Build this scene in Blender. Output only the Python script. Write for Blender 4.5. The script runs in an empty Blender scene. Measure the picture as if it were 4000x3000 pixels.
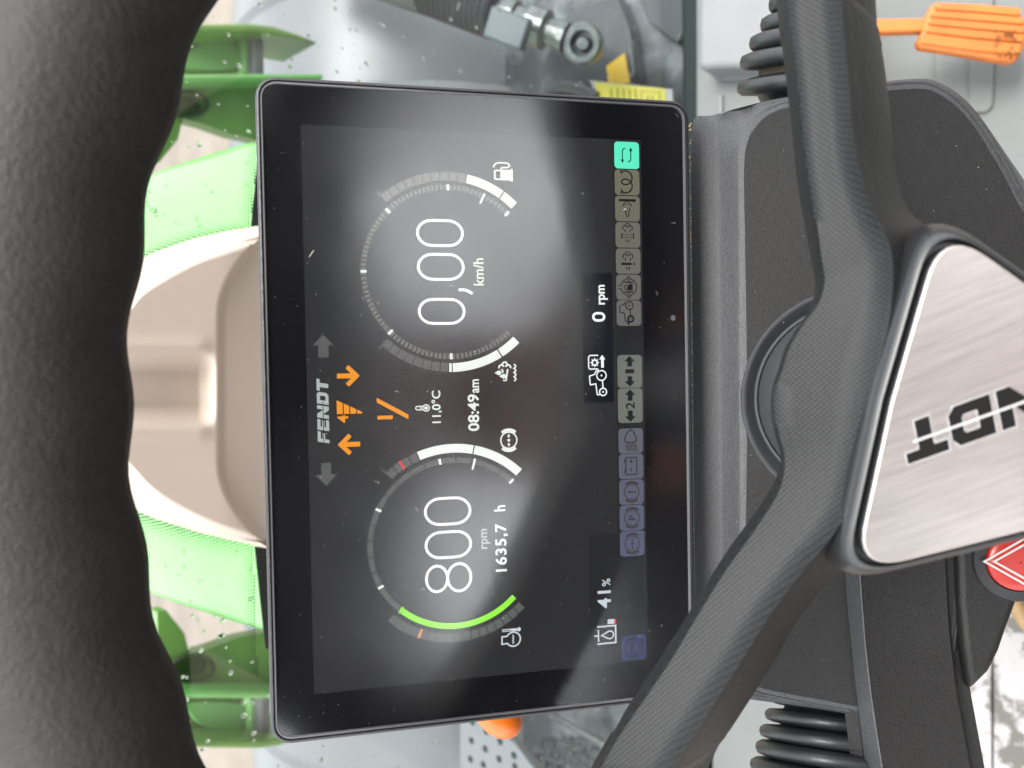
import bpy, bmesh, math, random
from mathutils import Vector as V, Matrix
from mathutils.geometry import tessellate_polygon
random.seed(7)
SC = bpy.context.scene
COL = SC.collection
R_ = math.radians
PI = math.pi

# ------------------------------------------------------------------ frames
# display plane: x right, y up the glass, n out of the glass towards the driver
ELEV = R_(37)
D0 = V((0, 0, 2.2))
EX = V((1, 0, 0)); EY = V((0, math.sin(ELEV), math.cos(ELEV))); EN = V((0, -math.cos(ELEV), math.sin(ELEV)))
RC = [[0.999631, -0.02135, -0.016817], [-0.01767, -0.980705, 0.194695], [-0.020649, -0.194326, -0.98072]]
TC = (-0.009086, -0.011015, 0.281834)
def d2w(v): return EX*v[0] + EY*v[1] + EN*v[2]
CX, CY, CZ = d2w(RC[0]), d2w(RC[1]), d2w(RC[2])        # right, down, forward of the upright view
CAM = D0 - (CX*TC[0] + CY*TC[1] + CZ*TC[2])
FPX = 2773.0
S = 4000/2212

# ------------------------------------------------------------------ camera
cd = bpy.data.cameras.new('camera'); cam = bpy.data.objects.new('camera', cd); COL.objects.link(cam)
cd.sensor_width = 36; cd.lens = 36*FPX/4000; cd.clip_start = 0.005; cd.clip_end = 3000
X, Y, Z = CY, CX, -CZ
cam.matrix_world = Matrix(((X.x, Y.x, Z.x, CAM.x), (X.y, Y.y, Z.y, CAM.y), (X.z, Y.z, Z.z, CAM.z), (0, 0, 0, 1)))
cd.dof.use_dof = True; cd.dof.focus_distance = 0.284
cd.dof.aperture_fstop = (cd.lens/1000)/0.0022
SC.camera = cam
# ------------------------------------------------------------------ light
EXPO = 2.15
SUN_EL, SUN_AZ = R_(78), R_(110)
w = bpy.data.worlds.new('World'); SC.world = w; w.use_nodes = True
nt = w.node_tree; nt.nodes.clear()
sky = nt.nodes.new('ShaderNodeTexSky'); sky.sky_type = 'NISHITA'; sky.sun_disc = False
sky.sun_elevation = SUN_EL; sky.sun_rotation = SUN_AZ; sky.air_density = 1.0; sky.dust_density = 4.0; sky.ozone_density = 1.0
hs = nt.nodes.new('ShaderNodeHueSaturation'); hs.inputs['Saturation'].default_value = 0.15
bg = nt.nodes.new('ShaderNodeBackground'); bg.inputs['Strength'].default_value = 0.15
wo = nt.nodes.new('ShaderNodeOutputWorld')
mxs = nt.nodes.new('ShaderNodeMixRGB'); mxs.inputs[0].default_value = .6; mxs.inputs[2].default_value = (7.0, 7.1, 7.2, 1)
nt.links.new(sky.outputs[0], hs.inputs['Color']); nt.links.new(hs.outputs[0], mxs.inputs[1]); nt.links.new(mxs.outputs[0], bg.inputs['Color']); nt.links.new(bg.outputs[0], wo.inputs[0])
sl = bpy.data.lights.new('sun', 'SUN'); sl.energy = 1.0; sl.angle = R_(25); sl.color = (1, .97, .93)
sun = bpy.data.objects.new('sun', sl); COL.objects.link(sun)
sd = V((math.sin(SUN_AZ)*math.cos(SUN_EL), math.cos(SUN_AZ)*math.cos(SUN_EL), math.sin(SUN_EL)))
sun.rotation_euler = sd.to_track_quat('Z', 'Y').to_euler(); sun.location = (0, 0, 12)
SC.view_settings.view_transform = 'Standard'; SC.view_settings.look = 'None'
SC.view_settings.exposure = EXPO; SC.view_settings.gamma = 1
EMI = 1/2**EXPO

# ------------------------------------------------------------------ picking points in real planes
def ray(px, py): return CX*((1500-py*S)/FPX) + CY*((px*S-2000)/FPX) + CZ
def on(px, py, P, n):
    d = ray(px, py); return CAM + d*((P-CAM).dot(n)/d.dot(n))
def onz(px, py, z): return on(px, py, V((0, 0, z)), V((0, 0, 1)))
def ony(px, py, y): return on(px, py, V((0, y, 0)), V((0, 1, 0)))
def far(px, py, d): return CAM + ray(px, py)*d

# ------------------------------------------------------------------ materials
def mat(name, col, rough=.5, metal=0, spec=.5, noise=None, bump=None, bscale=400, var=0, vscale=8, coat=0, coord='Object', aniso=0):
    m = bpy.data.materials.new(name); m.use_nodes = True
    t = m.node_tree; b = t.nodes['Principled BSDF']
    b.inputs['Base Color'].default_value = (*col, 1); b.inputs['Roughness'].default_value = rough
    b.inputs['Metallic'].default_value = metal; b.inputs['Specular IOR Level'].default_value = spec
    b.inputs['Coat Weight'].default_value = coat
    b.inputs['Anisotropic'].default_value = aniso
    tc = t.nodes.new('ShaderNodeTexCoord')
    if var:
        n = t.nodes.new('ShaderNodeTexNoise'); n.inputs['Scale'].default_value = vscale; n.inputs['Detail'].default_value = 6
        t.links.new(tc.outputs[coord], n.inputs['Vector'])
        r = t.nodes.new('ShaderNodeValToRGB'); r.color_ramp.elements[0].position = .3; r.color_ramp.elements[1].position = .7
        r.color_ramp.elements[0].color = (*[c*(1-var) for c in col], 1); r.color_ramp.elements[1].color = (*[min(1, c*(1+var)) for c in col], 1)
        t.links.new(n.outputs['Fac'], r.inputs['Fac']); t.links.new(r.outputs['Color'], b.inputs['Base Color'])
    if bump:
        n = t.nodes.new('ShaderNodeTexNoise'); n.inputs['Scale'].default_value = bscale; n.inputs['Detail'].default_value = 3
        t.links.new(tc.outputs[coord], n.inputs['Vector'])
        bp = t.nodes.new('ShaderNodeBump'); bp.inputs['Strength'].default_value = bump; bp.inputs['Distance'].default_value = .0006
        t.links.new(n.outputs['Fac'], bp.inputs['Height']); t.links.new(bp.outputs['Normal'], b.inputs['Normal'])
    return m
def glow(name, col, k=1.0):
    m = bpy.data.materials.new(name); m.use_nodes = True
    t = m.node_tree; b = t.nodes['Principled BSDF']
    b.inputs['Base Color'].default_value = (.004, .004, .004, 1); b.inputs['Specular IOR Level'].default_value = 0; b.inputs['Roughness'].default_value = 1
    b.inputs['Emission Color'].default_value = (*col, 1); b.inputs['Emission Strength'].default_value = k*EMI
    return m
def thin_glass(name, rough, ior, tint=(1, 1, 1)):
    m = bpy.data.materials.new(name); m.use_nodes = True
    t = m.node_tree; t.nodes.clear()
    o = t.nodes.new('ShaderNodeOutputMaterial'); mx = t.nodes.new('ShaderNodeMixShader')
    tr = t.nodes.new('ShaderNodeBsdfTransparent'); tr.inputs[0].default_value = (*tint, 1)
    g = t.nodes.new('ShaderNodeBsdfGlossy'); g.inputs['Roughness'].default_value = rough
    fr = t.nodes.new('ShaderNodeFresnel'); ge = t.nodes.new('ShaderNodeNewGeometry'); mr = t.nodes.new('ShaderNodeMapRange')
    mr.inputs['To Min'].default_value = ior; mr.inputs['To Max'].default_value = 1/ior            # straight-through pane: same reflectance on both faces
    t.links.new(ge.outputs['Backfacing'], mr.inputs['Value']); t.links.new(mr.outputs[0], fr.inputs['IOR'])
    t.links.new(fr.outputs[0], mx.inputs[0]); t.links.new(tr.outputs[0], mx.inputs[1]); t.links.new(g.outputs[0], mx.inputs[2]); t.links.new(mx.outputs[0], o.inputs[0])
    return m

M = {}
M['cowl'] = mat('grey cowl plastic', (.040, .041, .044), .44, spec=.5, bump=.55, bscale=1800, var=.40, vscale=1300)
M['softtop'] = mat('black soft panel', (.0120, .0117, .0116), .50, spec=.33, bump=.32, bscale=1800, var=.45, vscale=1300)
M['housing'] = mat('display housing plastic', (.016, .016, .018), .42, bump=.4, bscale=1200)
M['bezel'] = mat('black glass mask', (.004, .004, .005), .5, spec=0)
M['rimline'] = mat('display edge trim', (.10, .10, .105), .5)  # lighter grey carries the chamfer's reflection in its colour
M['rubber'] = mat('boot rubber', (0.0150, 0.0158, 0.0180), .38, bump=.2, bscale=500, var=.25, vscale=40)
M['dustrubber'] = mat('dusty rubber', (.075, .064, .045), .85, spec=.2, var=.45, vscale=60)
M['wheel'] = mat('wheel rim foam', (.0175, .0160, .0150), .64, bump=.6, bscale=650, var=.18, vscale=300, spec=.33)
M['gloss'] = mat('hub frame plastic', (.016, .0165, .018), .30, spec=.6)
M['ink'] = mat('black badge paint', (.006, .005, .005), .7, spec=.15)
M['inkline'] = mat('white badge outline', (.36, .355, .35), .4)
M['bonnet'] = mat('wet green paint with sky sheen', (.175, .40, .125), .28, spec=.3, var=.12, vscale=5)  # sky sheen on the wet green is put into the colour
M['green'] = mat('green steel paint', (0.122, 0.243, 0.043), .3, var=.25, vscale=6, coat=.3)
M['greend'] = mat('dark rubber seal', (.05, .06, .04), .6)
M['fender'] = mat('grey mudguard plastic', (.125, .127, .134), .35, bump=.2, bscale=60, var=.12, vscale=4)
M['floor'] = mat('grey cab floor mat', (0.1018, 0.1073, 0.1045), .6, bump=.3, bscale=700, var=.10, vscale=7)
M['floorb'] = mat('pale cab moulding', (0.1320, 0.1348, 0.1403), .5, bump=.3, bscale=700, var=.06, vscale=9)
M['beige'] = mat('beige moulded cover', (.46, .385, .325), .6, spec=.3, bump=.1, bscale=300, var=.03, vscale=12)
M['orange'] = mat('orange pedal plastic', (0.4675, 0.1320, 0.0220), .42, bump=.25, bscale=500, var=.15, vscale=20)
M['orangek'] = mat('orange knob plastic', (0.4400, 0.0935, 0.0055), .3)
M['yellow'] = mat('yellow sticker', (0.4400, 0.3850, 0.0330), .4)
M['amber'] = mat('amber sticker', (0.4675, 0.2860, 0.0055), .4)
M['stickerw'] = mat('sticker margin', (0.3025, 0.2860, 0.2750), .5)
M['steel'] = mat('zinc plated steel', (0.1485, 0.1568, 0.1513), .3, metal=.75, bump=.5, bscale=120, var=.3, vscale=60)
M['darkplate'] = mat('wet black steel plate', (0.0385, 0.0401, 0.0440), .25, bump=.4, bscale=90, var=.3, vscale=12)
M['hose'] = mat('hose rubber', (.022, .022, .024), .4)
M['sleeve'] = mat('dusty sleeve rubber', (0.0715, 0.0660, 0.0605), .6, var=.2, vscale=20)
M['seal'] = mat('window seal rubber', (.014, .020, .019), .75, spec=.15)
M['frit'] = mat('black glass enamel', (.010, .012, .012), .35)
M['red'] = mat('red switch lens', (0.3410, 0.0193, 0.0138), .3, spec=.5)
M['white'] = mat('white print', (0.4125, 0.4070, 0.3850), .5)
M['ground'] = mat('pale concrete yard', (.20, .160, .132), .85, var=.15, vscale=3)
M['roof'] = mat('cab headliner', (.035, .035, .038), .9, spec=.2)
M['seat'] = mat('driver stand-in red', (.16, .07, .055), .8, var=.2, vscale=30)  # reddish brown chosen for the driver's reflection in the screen
M['tan'] = mat('tan hose', (0.2475, 0.1540, 0.0660), .5)
M['dust'] = mat('pale dust', (.30, .29, .26), .8)
M['crumb'] = mat('straw crumbs', (.50, .38, .22), .9)
M['glass'] = thin_glass('display cover glass', .12, 1.7)
_t = M['glass'].node_tree; _g = [n for n in _t.nodes if n.type == 'BSDF_GLOSSY'][0]      # wiped smears vary the gloss
_c = _t.nodes.new('ShaderNodeTexCoord'); _n = _t.nodes.new('ShaderNodeTexNoise'); _n.inputs['Scale'].default_value = 14; _n.inputs['Detail'].default_value = 4
_m = _t.nodes.new('ShaderNodeMapRange'); _m.inputs['From Min'].default_value = .35; _m.inputs['From Max'].default_value = .65; _m.inputs['To Min'].default_value = .13; _m.inputs['To Max'].default_value = .22
_t.links.new(_c.outputs['Object'], _n.inputs['Vector']); _t.links.new(_n.outputs['Fac'], _m.inputs['Value']); _t.links.new(_m.outputs[0], _g.inputs['Roughness'])
M['pane'] = thin_glass('windscreen glass', .0, 1.45, (.83, .86, .865))

def pattern_mat():                       # fine moulded dot grip on the spokes, low relief with its light and shade in the colour
    m = mat('dotted grip plastic', (.020, .0212, .0225), .56, spec=.34)
    t = m.node_tree; b = t.nodes['Principled BSDF']
    uv = t.nodes.new('ShaderNodeUVMap'); uv.uv_map = 'grip'
    vo = t.nodes.new('ShaderNodeTexVoronoi'); vo.inputs['Scale'].default_value = 1; vo.inputs['Randomness'].default_value = .12
    t.links.new(uv.outputs[0], vo.inputs['Vector'])
    bp = t.nodes.new('ShaderNodeBump'); cr = t.nodes.new('ShaderNodeValToRGB'); cr.color_ramp.elements[0].position = .12; cr.color_ramp.elements[1].position = .42      # lit dot tips and shaded gaps painted into the colour
    cr.color_ramp.elements[0].color = (.0185, .0197, .0208, 1); cr.color_ramp.elements[1].color = (.0038, .0040, .0045, 1)
    t.links.new(vo.outputs['Distance'], cr.inputs['Fac']); t.links.new(cr.outputs['Color'], b.inputs['Base Color'])
    bp.inputs['Strength'].default_value = .22; bp.inputs['Distance'].default_value = .0008; bp.invert = True
    t.links.new(vo.outputs['Distance'], bp.inputs['Height']); t.links.new(bp.outputs['Normal'], b.inputs['Normal'])
    return m
M['grip'] = pattern_mat()
def brushed():
    m = mat('brushed aluminium', (.74, .72, .71), .34, metal=.9)
    t = m.node_tree; b = t.nodes['Principled BSDF']
    uv = t.nodes.new('ShaderNodeUVMap'); uv.uv_map = 'grip'
    mp = t.nodes.new('ShaderNodeMapping'); mp.inputs['Scale'].default_value = (1, 16, 1)
    n = t.nodes.new('ShaderNodeTexNoise'); n.inputs['Scale'].default_value = 2.2; n.inputs['Detail'].default_value = 9; n.inputs['Roughness'].default_value = .65
    t.links.new(uv.outputs[0], mp.inputs[0]); t.links.new(mp.outputs[0], n.inputs['Vector'])
    r = t.nodes.new('ShaderNodeValToRGB'); r.color_ramp.elements[0].position = .3; r.color_ramp.elements[1].position = .7
    r.color_ramp.elements[0].color = (.40, .365, .35, 1); r.color_ramp.elements[1].color = (.54, .505, .485, 1)
    t.links.new(n.outputs['Fac'], r.inputs['Fac']); t.links.new(r.outputs['Color'], b.inputs['Base Color'])
    bp = t.nodes.new('ShaderNodeBump'); bp.inputs['Strength'].default_value = .12; bp.inputs['Distance'].default_value = .0003
    t.links.new(n.outputs['Fac'], bp.inputs['Height']); t.links.new(bp.outputs['Normal'], b.inputs['Normal'])
    return m
M['plate'] = brushed()
def blotched(name, a, bcol, scale, lo, hi, rough=.4):   # dirt or water patches with a shape of their own
    m = mat(name, a, rough)
    t = m.node_tree; b = t.nodes['Principled BSDF']
    tc = t.nodes.new('ShaderNodeTexCoord'); n = t.nodes.new('ShaderNodeTexNoise'); n.inputs['Scale'].default_value = scale; n.inputs['Detail'].default_value = 8; n.inputs['Roughness'].default_value = .6
    r = t.nodes.new('ShaderNodeValToRGB'); r.color_ramp.elements[0].position = lo; r.color_ramp.elements[1].position = hi
    r.color_ramp.elements[0].color = (*a, 1); r.color_ramp.elements[1].color = (*bcol, 1)
    t.links.new(tc.outputs['Object'], n.inputs['Vector']); t.links.new(n.outputs['Fac'], r.inputs['Fac']); t.links.new(r.outputs['Color'], b.inputs['Base Color'])
    r2 = t.nodes.new('ShaderNodeValToRGB'); r2.color_ramp.elements[0].position = lo; r2.color_ramp.elements[1].position = hi
    r2.color_ramp.elements[0].color = (rough,)*3+(1,); r2.color_ramp.elements[1].color = (.12,)*3+(1,)
    t.links.new(n.outputs['Fac'], r2.inputs['Fac']); t.links.new(r2.outputs['Color'], b.inputs['Roughness'])
    return m
M['stepplate'] = blotched('scuffed pale floor plate', (0.2750, 0.2585, 0.2585), (.075, .070, .058), 26, .50, .58)
M['wetplate'] = blotched('wet grey deck', (.018, .020, .022), (.15, .155, .165), 9, .46, .62, .35)  # wet patches painted pale for the sky they reflect
M['drops'] = bpy.data.materials.new('rain water'); M['drops'].use_nodes = True
_b = M['drops'].node_tree.nodes['Principled BSDF']; _b.inputs['Transmission Weight'].default_value = 1; _b.inputs['Roughness'].default_value = 0; _b.inputs['IOR'].default_value = 1.33

# ------------------------------------------------------------------ mesh helpers
def link(name, verts, faces, m, parent=None, smooth=40, uvs=None, bevel=0, segs=2):
    me = bpy.data.meshes.new(name); me.from_pydata([tuple(v) for v in verts], [], faces)
    bm = bmesh.new(); bm.from_mesh(me); bmesh.ops.recalc_face_normals(bm, faces=bm.faces); bm.to_mesh(me); bm.free()
    if m: me.materials.append(m)
    if uvs:
        ul = me.uv_layers.new(name='grip')
        for l in me.loops: ul.data[l.index].uv = uvs[l.vertex_index]
    if smooth:
        me.polygons.foreach_set('use_smooth', [True]*len(me.polygons)); me.set_sharp_from_angle(angle=R_(smooth))
    o = bpy.data.objects.new(name, me); COL.objects.link(o)
    if parent: o.parent = parent; o.matrix_parent_inverse = parent.matrix_world.inverted()
    if bevel:
        b = o.modifiers.new('bevel', 'BEVEL'); b.width = bevel; b.segments = segs; b.limit_method = 'ANGLE'; b.angle_limit = R_(35)
    return o
def tag(o, label=None, cat=None, group=None, kind=None):
    if label: o['label'] = label
    if cat: o['category'] = cat
    if group: o['group'] = group
    if kind: o['kind'] = kind
    return o
def thing(name, label, cat, loc, group=None):
    o = bpy.data.objects.new(name, None); COL.objects.link(o); o.location = loc; o.empty_display_size = .05
    o.matrix_world = Matrix.Translation(V(loc))
    return tag(o, label, cat, group)
class MB:
    def __init__(s): s.v = []; s.f = []
    def add(s, v, f):
        k = len(s.v); s.v += [V(q) for q in v]; s.f += [tuple(i+k for i in q) for q in f]; return s
    def build(s, name, m, parent=None, **k): return link(name, s.v, s.f, m, parent, **k)
def slab(loops, off):
    """polygon (with holes) in 3-D, extruded by off"""
    flat = [V(p) for l in loops for p in l]; n = len(flat)
    tris = tessellate_polygon([[V(p) for p in l] for l in loops])
    v = flat + [p+off for p in flat]
    f = [tuple(t) for t in tris] + [tuple(i+n for i in reversed(t)) for t in tris]
    k = 0
    for l in loops:
        c = len(l)
        for i in range(c): j = (i+1) % c; f.append((k+i, k+j, k+j+n, k+i+n))
        k += c
    return v, f
def ngon_slab(loop, off):
    v = [V(p) for p in loop]; n = len(v)
    return v+[p+off for p in v], [tuple(range(n)), tuple(range(2*n-1, n-1, -1))]+[(i, (i+1) % n, (i+1) % n+n, i+n) for i in range(n)]
def loft(rings, closed=True, cap=False):
    v = [V(p) for r in rings for p in r]; n = len(rings[0]); f = []
    for a in range(len(rings)-1):
        for i in range(n if closed else n-1):
            j = (i+1) % n; f.append((a*n+i, a*n+j, (a+1)*n+j, (a+1)*n+i))
    if cap: f.append(tuple(range(n-1, -1, -1))); f.append(tuple(range((len(rings)-1)*n, len(rings)*n)))
    return v, f
def frame_of(ax):
    ax = ax.normalized(); a = ax.orthogonal().normalized(); return ax, a, ax.cross(a)
def lathe(p0, axis, prof, n=32, cap=True, squash=None):
    ax, a, b = frame_of(axis)
    if squash: a = squash.normalized(); b = ax.cross(a)
    return loft([[p0+ax*h+(a*math.cos(2*PI*i/n)+b*math.sin(2*PI*i/n))*r for i in range(n)] for h, r in prof], True, cap)
def tube(pts, r, n=12):
    rings = []
    for i, p in enumerate(pts):
        d = (pts[min(i+1, len(pts)-1)]-pts[max(i-1, 0)])
        if i == 0: ax, a, b = frame_of(d)
        else:
            ax = d.normalized(); a = (a-ax*a.dot(ax)).normalized(); b = ax.cross(a)
        rr = r[i] if isinstance(r, (list, tuple)) else r
        rings.append([p+(a*math.cos(2*PI*k/n)+b*math.sin(2*PI*k/n))*rr for k in range(n)])
    return loft(rings, True, True)
def box(c, sx, sy, sz, ax=(V((1, 0, 0)), V((0, 1, 0)), V((0, 0, 1)))):
    v = [c+ax[0]*sx*i/2+ax[1]*sy*j/2+ax[2]*sz*k/2 for i in (-1, 1) for j in (-1, 1) for k in (-1, 1)]
    return v, [(0, 1, 3, 2), (4, 6, 7, 5), (0, 4, 5, 1), (2, 3, 7, 6), (0, 2, 6, 4), (1, 5, 7, 3)]
def smooth_path(pts, k=4, closed=False):
    out = []; n = len(pts)
    for i in range(n if closed else n-1):
        g = lambda j: V(pts[j % n]) if closed else V(pts[max(0, min(n-1, j))])
        p0, p1, p2, p3 = g(i-1), g(i), g(i+1), g(i+2)
        for s in range(k):
            t = s/k; out.append(.5*((2*p1)+(p2-p0)*t+(2*p0-5*p1+4*p2-p3)*t*t+(3*p1-p0-3*p2+p3)*t**3))
    if not closed: out.append(V(pts[-1]))
    return out
def resample(pts, n):
    L = [0]
    for a, b in zip(pts, pts[1:]): L.append(L[-1]+(b-a).length)
    out = []; k = 0
    for i in range(n):
        s = L[-1]*i/(n-1)
        while k < len(L)-2 and L[k+1] < s: k += 1
        t = (s-L[k])/max(1e-9, L[k+1]-L[k]); out.append(pts[k].lerp(pts[k+1], min(1, t)))
    return out

# =================================================================== DISPLAY
PXM = .217/1280
def scr(x, y, h=0.0): return D0 + EX*((x-640)*PXM) + EY*((400-y)*PXM) + EN*h
def rrect(x0, y0, x1, y1, r, k=5):
    o = []
    for cx, cy, a0 in ((x1-r, y0+r, -90), (x1-r, y1-r, 0), (x0+r, y1-r, 90), (x0+r, y0+r, 180)):
        for i in range(k+1):
            a = R_(a0+90*i/k); o.append((cx+r*math.cos(a), cy+r*math.sin(a)))
    return o
disp = thing('instrument_display', 'black rectangular driver display with lit speed and rpm gauges behind the steering wheel', 'display', scr(638, 925, -.012))
OX0, OY0, OX1, OY1 = -104, -95.5, 1380, 924.5
# housing: rounded slab with a slightly proud lip round the glass
def ring_at(ins, h, r): return [scr(x, y, h) for x, y in rrect(OX0+ins, OY0+ins, OX1-ins, OY1-ins, max(r-ins, 4))]
lip = 9
v, f = loft([ring_at(40, -.030, 60), ring_at(4, -.020, 46), ring_at(0, -.016, 46), ring_at(0, -.0016, 46), ring_at(2, -.0002, 46), ring_at(6, .0004, 46), ring_at(lip, .0004, 46), ring_at(lip+1, -.0010, 46)], True, False)
n_ = len(ring_at(0, 0, 46)); f.append(tuple(range(n_)))
link('housing', v, f, M['housing'], disp, smooth=50)
v, f = loft([ring_at(lip+1, -.0010, 46), ring_at(lip+2, -.0002, 46), ring_at(lip+6, -.0002, 46), ring_at(lip+7, -.0010, 46)], True)
link('edge_trim', v, f, M['rimline'], disp, smooth=30)
mask = ring_at(lip+7, -.0012, 46)
v, f = slab([mask, [scr(x, y, -.0012) for x, y in reversed([(0, 0), (1280, 0), (1280, 800), (0, 800)])]], EN*-.0006)
link('black_mask', v, f, M['bezel'], disp, smooth=0)
v, f = ngon_slab([scr(x, y, -.0013) for x, y in ((0, 0), (1280, 0), (1280, 800), (0, 800))], EN*-.002)
M['lcd'] = glow('backlit black panel', (.0270, .0276, .0295))
link('screen_panel', v, f, M['lcd'], disp, smooth=0)
v, f = ngon_slab(ring_at(lip+6, -.0003, 46), EN*-.0006)
link('cover_glass', v, f, M['glass'], disp, smooth=0)

H0 = -.00122
def shape(mb, pts, h=H0):
    q = [scr(x, y, h) for x, y in pts]; tr = tessellate_polygon([[V((x, y, 0)) for x, y in pts]])
    mb.add(q, [tuple(t) for t in tr])
def stroke(mb, pts, w, closed=False, h=H0):
    n = len(pts); P = [V((x, y)) for x, y in pts]; a = []; b = []
    for i in range(n):
        d1 = (P[i]-P[i-1]) if (i or closed) else None
        d2 = (P[(i+1) % n]-P[i]) if (i < n-1 or closed) else None
        if d1 is None: d1 = d2
        if d2 is None: d2 = d1
        n1 = V((-d1.y, d1.x)).normalized(); n2 = V((-d2.y, d2.x)).normalized()
        m = (n1+n2)
        m = m.normalized() if m.length > 1e-6 else n1
        k = w/2/max(.35, m.dot(n1)); a.append(P[i]+m*k); b.append(P[i]-m*k)
    q = [scr(p.x, p.y, h) for p in a]+[scr(p.x, p.y, h) for p in b]
    mb.add(q, [(i, (i+1) % n, (i+1) % n+n, i+n) for i in range(n if closed else n-1)])
def arc(cx, cy, r, a0, a1, k=16, ry=None):
    return [(cx+r*math.cos(R_(a0+(a1-a0)*i/k)), cy+(ry or r)*math.sin(R_(a0+(a1-a0)*i/k))) for i in range(k+1)]
def sector(mb, cx, cy, r0, r1, a0, a1, h=H0):
    k = max(1, int(abs(a1-a0)/3)); o = arc(cx, cy, r1, a0, a1, k); i_ = arc(cx, cy, r0, a0, a1, k)
    q = [scr(x, y, h) for x, y in o+i_]; n = k+1
    mb.add(q, [(j, j+1, j+1+n, j+n) for j in range(k)])
def disc(mb, cx, cy, r, h=H0, ry=None): shape(mb, arc(cx, cy, r, 0, 360*11/12, 11, ry), h)
def glyphs(txt, bold=0.0, shear=0.0, space=1.0):
    c = bpy.data.curves.new('lettering', 'FONT'); c.body = txt; c.size = 1; c.offset = bold; c.shear = shear; c.space_character = space; c.resolution_u = 4
    o = bpy.data.objects.new('lettering', c); me = bpy.data.meshes.new_from_object(o)
    vs = [(p.co.x, p.co.y) for p in me.vertices]; fs = [tuple(p.vertices) for p in me.polygons]
    bpy.data.objects.remove(o); bpy.data.meshes.remove(me); bpy.data.curves.remove(c)
    return vs, fs
def text(mb, txt, x0, x1, y0, y1, bold=0.0, h=H0, **k):
    vs, fs = glyphs(txt, bold, **k); xs = [p[0] for p in vs]; ys = [p[1] for p in vs]
    ax, bx, ay, by = min(xs), max(xs), min(ys), max(ys)
    mb.add([scr(x0+(p[0]-ax)/(bx-ax)*(x1-x0), y1-(p[1]-ay)/(by-ay)*(y1-y0), h) for p in vs], fs)
def g(name, mb, m, parent=disp): return mb.build(name, m, parent, smooth=0)

WHT = glow('screen white', (.95, 1.0, .97), 1.05); DIG = glow('screen digit white', (1, 1, 1), 1.15)
CREAM = glow('screen cream', (.86, .90, .74), 1.0); BLUW = glow('screen blue white', (.78, .85, .92), .9)
G1 = glow('screen dim segment', (.13, .134, .13)); G2 = glow('screen arrow grey', (.12, .125, .12)); G3 = glow('screen dim tick', (.19, .187, .165)); G4 = glow('screen faint grey', (.034, .034, .038))
LOGO = glow('screen logo grey', (.50, .55, .53)); ORG = glow('screen orange', (1, .36, .015)); GRN = glow('screen green', (.33, 1.0, .045), 1.05)
CYN = glow('screen cyan', (.13, 1.0, .66), 1.0); RED = glow('screen red', (.85, .05, .05)); ORL = glow('screen tick orange', (.95, .33, .10)); DRK = glow('screen dark ink', (.012, .013, .014)); INKD = glow('screen faint ink', (.002, .002, .003))
NAV = glow('screen dark field', (.0035, .0045, .011)); NAV2 = glow('screen dark strip', (.0190, .0198, .0230))
# dark fields behind readouts
mb = MB(); shape(mb, [(642, 645), (956, 645), (956, 722), (642, 722)], -.00128); g('readout_field', mb, NAV)
mb = MB(); shape(mb, [(2, 652), (322, 652), (322, 798), (2, 798)], -.00128); g('readout_field', mb, NAV2)
mb = MB(); shape(mb, [(323, 727), (1278, 727), (1278, 798), (323, 798)], -.00128); g('readout_field', mb, NAV2)

# ---- speed gauge
SX, SY = 955, 325.5
mb = MB()
for k in range(90):
    a = 43.5-3*k
    sector(mb, SX, SY, 190, 202, a-1.0, a+1.0)
sg = g('speed_gauge', mb, G3); 
mb = MB()
for a in (45, 0, -45, -90, -135, -180): mb = MB(); sector(mb, SX, SY, 188.5, 202.5, a-.85, a+.85, -.00118); g('scale_mark', mb, WHT, sg)
mb = MB(); sector(mb, SX, SY, 177, 203, 24.2, 25.7, -.00118); g('needle_mark', mb, WHT, sg)
mb = MB(); sector(mb, SX, SY, 211.5, 232, 11.5, 34.4); sector(mb, SX, SY, 211.5, 232, 35.2, 44.6); fg = g('fuel_gauge', mb, CREAM)
mb = MB()
for k in range(10): sector(mb, SX, SY, 211.5, 232, 11.0-5.32*k, 6.2-5.32*k)
sector(mb, SX, SY, 228, 243, -41.2, -42.2); g('empty_segment', mb, G3, fg)
mb = MB(); sector(mb, SX, SY, 211.5, 232, 135.5, 148.3); sector(mb, SX, SY, 211.5, 232, 149.1, 179.2); sector(mb, SX, SY, 211.5, 232, 179.8, 181.3); dg = g('fluid_gauge', mb, WHT)
mb = MB()
for k in range(8): sector(mb, SX, SY, 211.5, 232, 181.8+5.3*k, 186.5+5.3*k)
sector(mb, SX, SY, 228, 243, 222.6, 223.6); g('empty_segment', mb, G1, dg)
# ---- rpm gauge
TX, TY = 322.3, 326
mb = MB()
for k in range(17): sector(mb, TX, TY, 189, 201.5, 44.6-10.84*k, 44.6-10.84*(k+1)+.9)
rg = g('rpm_gauge', mb, G2)
mb = MB()
for a in (44.6, -9.3, -63.4, -117.6): mb = MB(); sector(mb, TX, TY, 188, 202, a-.85, a+.85, -.00118); g('scale_mark', mb, WHT, rg)
mb = MB(); sector(mb, TX, TY, 176, 203, 13.8, 15.3, -.00118); g('needle_mark', mb, WHT, rg)
mb = MB(); sector(mb, TX, TY, 188, 201.5, 134.6, 219.8); sector(mb, TX, TY, 186.5, 203, 220.2, 221.8); g('rpm_band', mb, GRN, rg)
mb = MB(); sector(mb, TX, TY, 212.5, 233, 12.8, 44.4); sector(mb, TX, TY, 212.5, 233, -21.2, 12.1); bg_ = g('brake_pressure_gauge', mb, WHT)
mb = MB()
for k in range(4): sector(mb, TX, TY, 212.5, 233, -21.8-5.3*k, -26.4-5.3*k)
sector(mb, TX, TY, 229, 244, -41.8, -42.8); g('empty_segment', mb, G1, bg_)
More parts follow.
